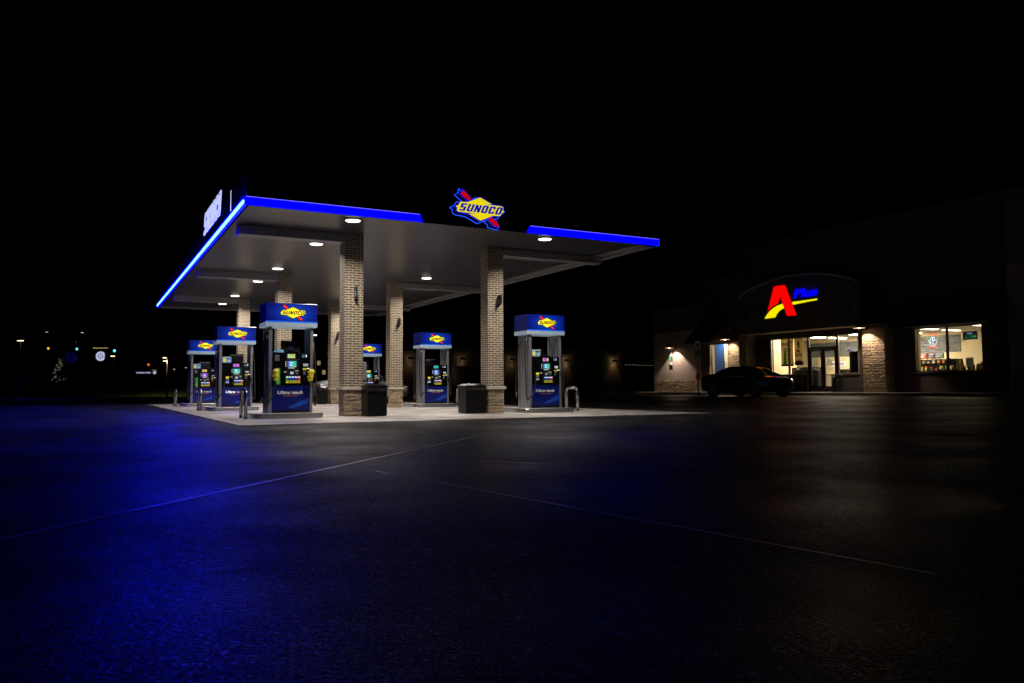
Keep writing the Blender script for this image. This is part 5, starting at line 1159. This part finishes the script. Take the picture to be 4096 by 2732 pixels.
# trees
def tree(label, px, D, z0, z1, wid, n, seed, dens=1.0, name='young_tree'):
    rnd = random.Random(seed); p = at(px, 1540, D); t = thing(name, label, 'tree', (p.x, p.y, 0), group='young trees at the left edge'); H = z1
    mb = MB(); mb.tube([(0, 0, 0), (.03, 0, z0), (0, .02, (z0 + z1) / 2), (0, 0, z1 * .96)], [.07, .055, .03, .01], 'bark', 7)
    tips = []
    for k in range(16):
        h = z0 + (z1 - z0) * (.05 + .85 * k / 16); a = k * 2.4; L_ = wid / 2 * (1 - (h - z0) / (z1 - z0)) * .9 + .1
        e = Vector((math.cos(a) * L_, math.sin(a) * L_, h + L_ * .45)); mb.tube([(0, 0, h), (e.x * .5, e.y * .5, h + L_ * .15), e], [.022, .014, .005], 'bark', 5); tips.append((Vector((0, 0, h)), e))
    mb.build('trunk', t)
    mb = MB(); k = mb.mi('leaf')
    for i in range(n):
        a_, b_ = rnd.choice(tips); c = a_.lerp(b_, rnd.uniform(.25, 1.08)) + Vector((rnd.gauss(0, .1), rnd.gauss(0, .1), rnd.gauss(0, .1))) * (wid / 2)
        s = rnd.uniform(.035, .075); q = Matrix.Rotation(rnd.uniform(0, 6.3), 3, 'Z') @ Matrix.Rotation(rnd.uniform(-1.2, 1.2), 3, 'X')
        vs = [mb.bm.verts.new(c + q @ Vector(v) * s) for v in ((-1, 0, 0), (0, -.5, .1), (1.1, 0, 0), (0, .5, .1))]; f = mb.bm.faces.new(vs); f.material_index = k
    mb.build('crown', t, recalc=False)
    return t
tr = tree('young tree with pale speckled leaves left of the stop sign', 240, 62, 1.3, 3.35, 1.5, 2600, 3)
# tiny lights wound on that tree
fl = thing('fairy_lights', 'tiny warm lights scattered over the young tree', 'string lights', tuple(tr.location)); mb = MB(); rnd = random.Random(9); pts = []
for i in range(70):
    h = rnd.uniform(1.35, 3.2); rr = .72 * (1 - (h - 1.3) / 2.2) * rnd.uniform(.55, 1.05) + .05; a = rnd.uniform(3.3, 5.4); mb.lathe([(.004, .01), (.0125, 0), (.004, -.01)], (rr * math.cos(a), rr * math.sin(a), h), 'streetpale', seg=5)
mb.build('bulbs', fl)
mb = MB(); mb.tube([(.6 * (1 - i / 90) * math.cos(i * .4), .6 * (1 - i / 90) * math.sin(i * .4), 1.35 + i * .022) for i in range(84)], .003, 'pole', 3); mb.build('wire', fl)
tree('thin dark young tree tied between stakes at the left edge', 66, 55, 1.0, 2.3, 1.1, 700, 5)
for px, lb in ((55, 'left'), (77, 'right')):
    q = at(px, 1560, 54); o = thing('tree_stake', 'thin pale wooden stake on the %s of the small tree' % lb, 'stake', (q.x, q.y, 0), group='stakes beside the small tree'); mb = MB(); mb.tube([(0, 0, 0), (0, 0, 1.35)], .025, 'signgrey', 6); mb.build('stake', o)
# grass bank
bm = bmesh.new(); vs = {}; p0 = at(640, 1540, 78); ax = Vector((rv.x, rv.y, 0)).normalized(); ay = Vector((dv.x, dv.y, 0)).normalized(); nx_, ny_ = 40, 12
rnd = random.Random(2)
for i in range(nx_ + 1):
    for j in range(ny_ + 1):
        u, v = i / nx_, j / ny_; q = Vector((p0.x, p0.y, 0)) + ax * (-11 + 24 * u) + ay * (-6 + 22 * v)
        z = 1.05 * math.sin(math.pi * min(1, max(0, v * .9 + .02))) * (.35 + .65 * math.sin(math.pi * u) ** .6) + rnd.uniform(-.03, .03); vs[i, j] = bm.verts.new((q.x, q.y, max(z, -.02)))
for i in range(nx_):
    for j in range(ny_): bm.faces.new((vs[i, j], vs[i + 1, j], vs[i + 1, j + 1], vs[i, j + 1]))
me = bpy.data.meshes.new('grass_bank'); bm.to_mesh(me); bm.free(); me.materials.append(M['grass']); o = bpy.data.objects.new('grass_bank', me); COL.objects.link(o); tag(o, 'low grassy bank behind pump 11', None, kind='structure')
mb = MB(); k = mb.mi('grass'); rnd = random.Random(4)
for i in range(5200):
    u, v = rnd.random(), rnd.uniform(0, .75); q = Vector((p0.x, p0.y, 0)) + ax * (-11 + 24 * u) + ay * (-6 + 22 * v)
    z = 1.05 * math.sin(math.pi * min(1, v * .9 + .02)) * (.35 + .65 * math.sin(math.pi * u) ** .6); h = rnd.uniform(.04, .11); a = rnd.uniform(0, 6.3)
    b1 = mb.bm.verts.new((q.x, q.y, z - .02)); b2 = mb.bm.verts.new((q.x + .03 * math.cos(a), q.y + .03 * math.sin(a), z - .02)); b3 = mb.bm.verts.new((q.x + rnd.uniform(-.03, .03), q.y, z + h)); f = mb.bm.faces.new((b1, b2, b3)); f.material_index = k
tag(mb.build('grass', recalc=False), 'rough grass blades on the bank behind pump 11', 'grass', kind='stuff')
mb = MB(); q = at(520, 1576, 58); mb.box((-9, -.1, 0), (9, .1, .14), 'walk'); o = mb.build('kerb', None, (q.x, q.y, 0)); o.rotation_euler = (0, 0, -YAW + R(3)); tag(o, 'pale kerb at the edge of the grass', None, kind='structure')
# distant house with two lit windows
q = at(1283, 1500, 110); hs = thing('distant_house', 'dark distant house with two small lit windows right of pump 3', 'house', (q.x, q.y, 0), rz=-YAW)
mb = MB(); mb.box((-2.6, 0, 0), (1.6, 6, 4.6), 'brickdark'); mb.build('wall', hs)
mb = MB(); mb.prism([(-2.9, -.2, 4.6), (1.9, -.2, 4.6), (-.5, -.2, 6.2)], (0, 6.4, 0), 'pole'); mb.build('roof', hs)
for x, z in ((.2, 2.7), (-.5, 4.0)):
    mb = MB(); mb.box((x, -.02, z), (x + .45, -.002, z + .6), 'winlit'); mb.build('window', hs)
bpy.context.view_layer.update()
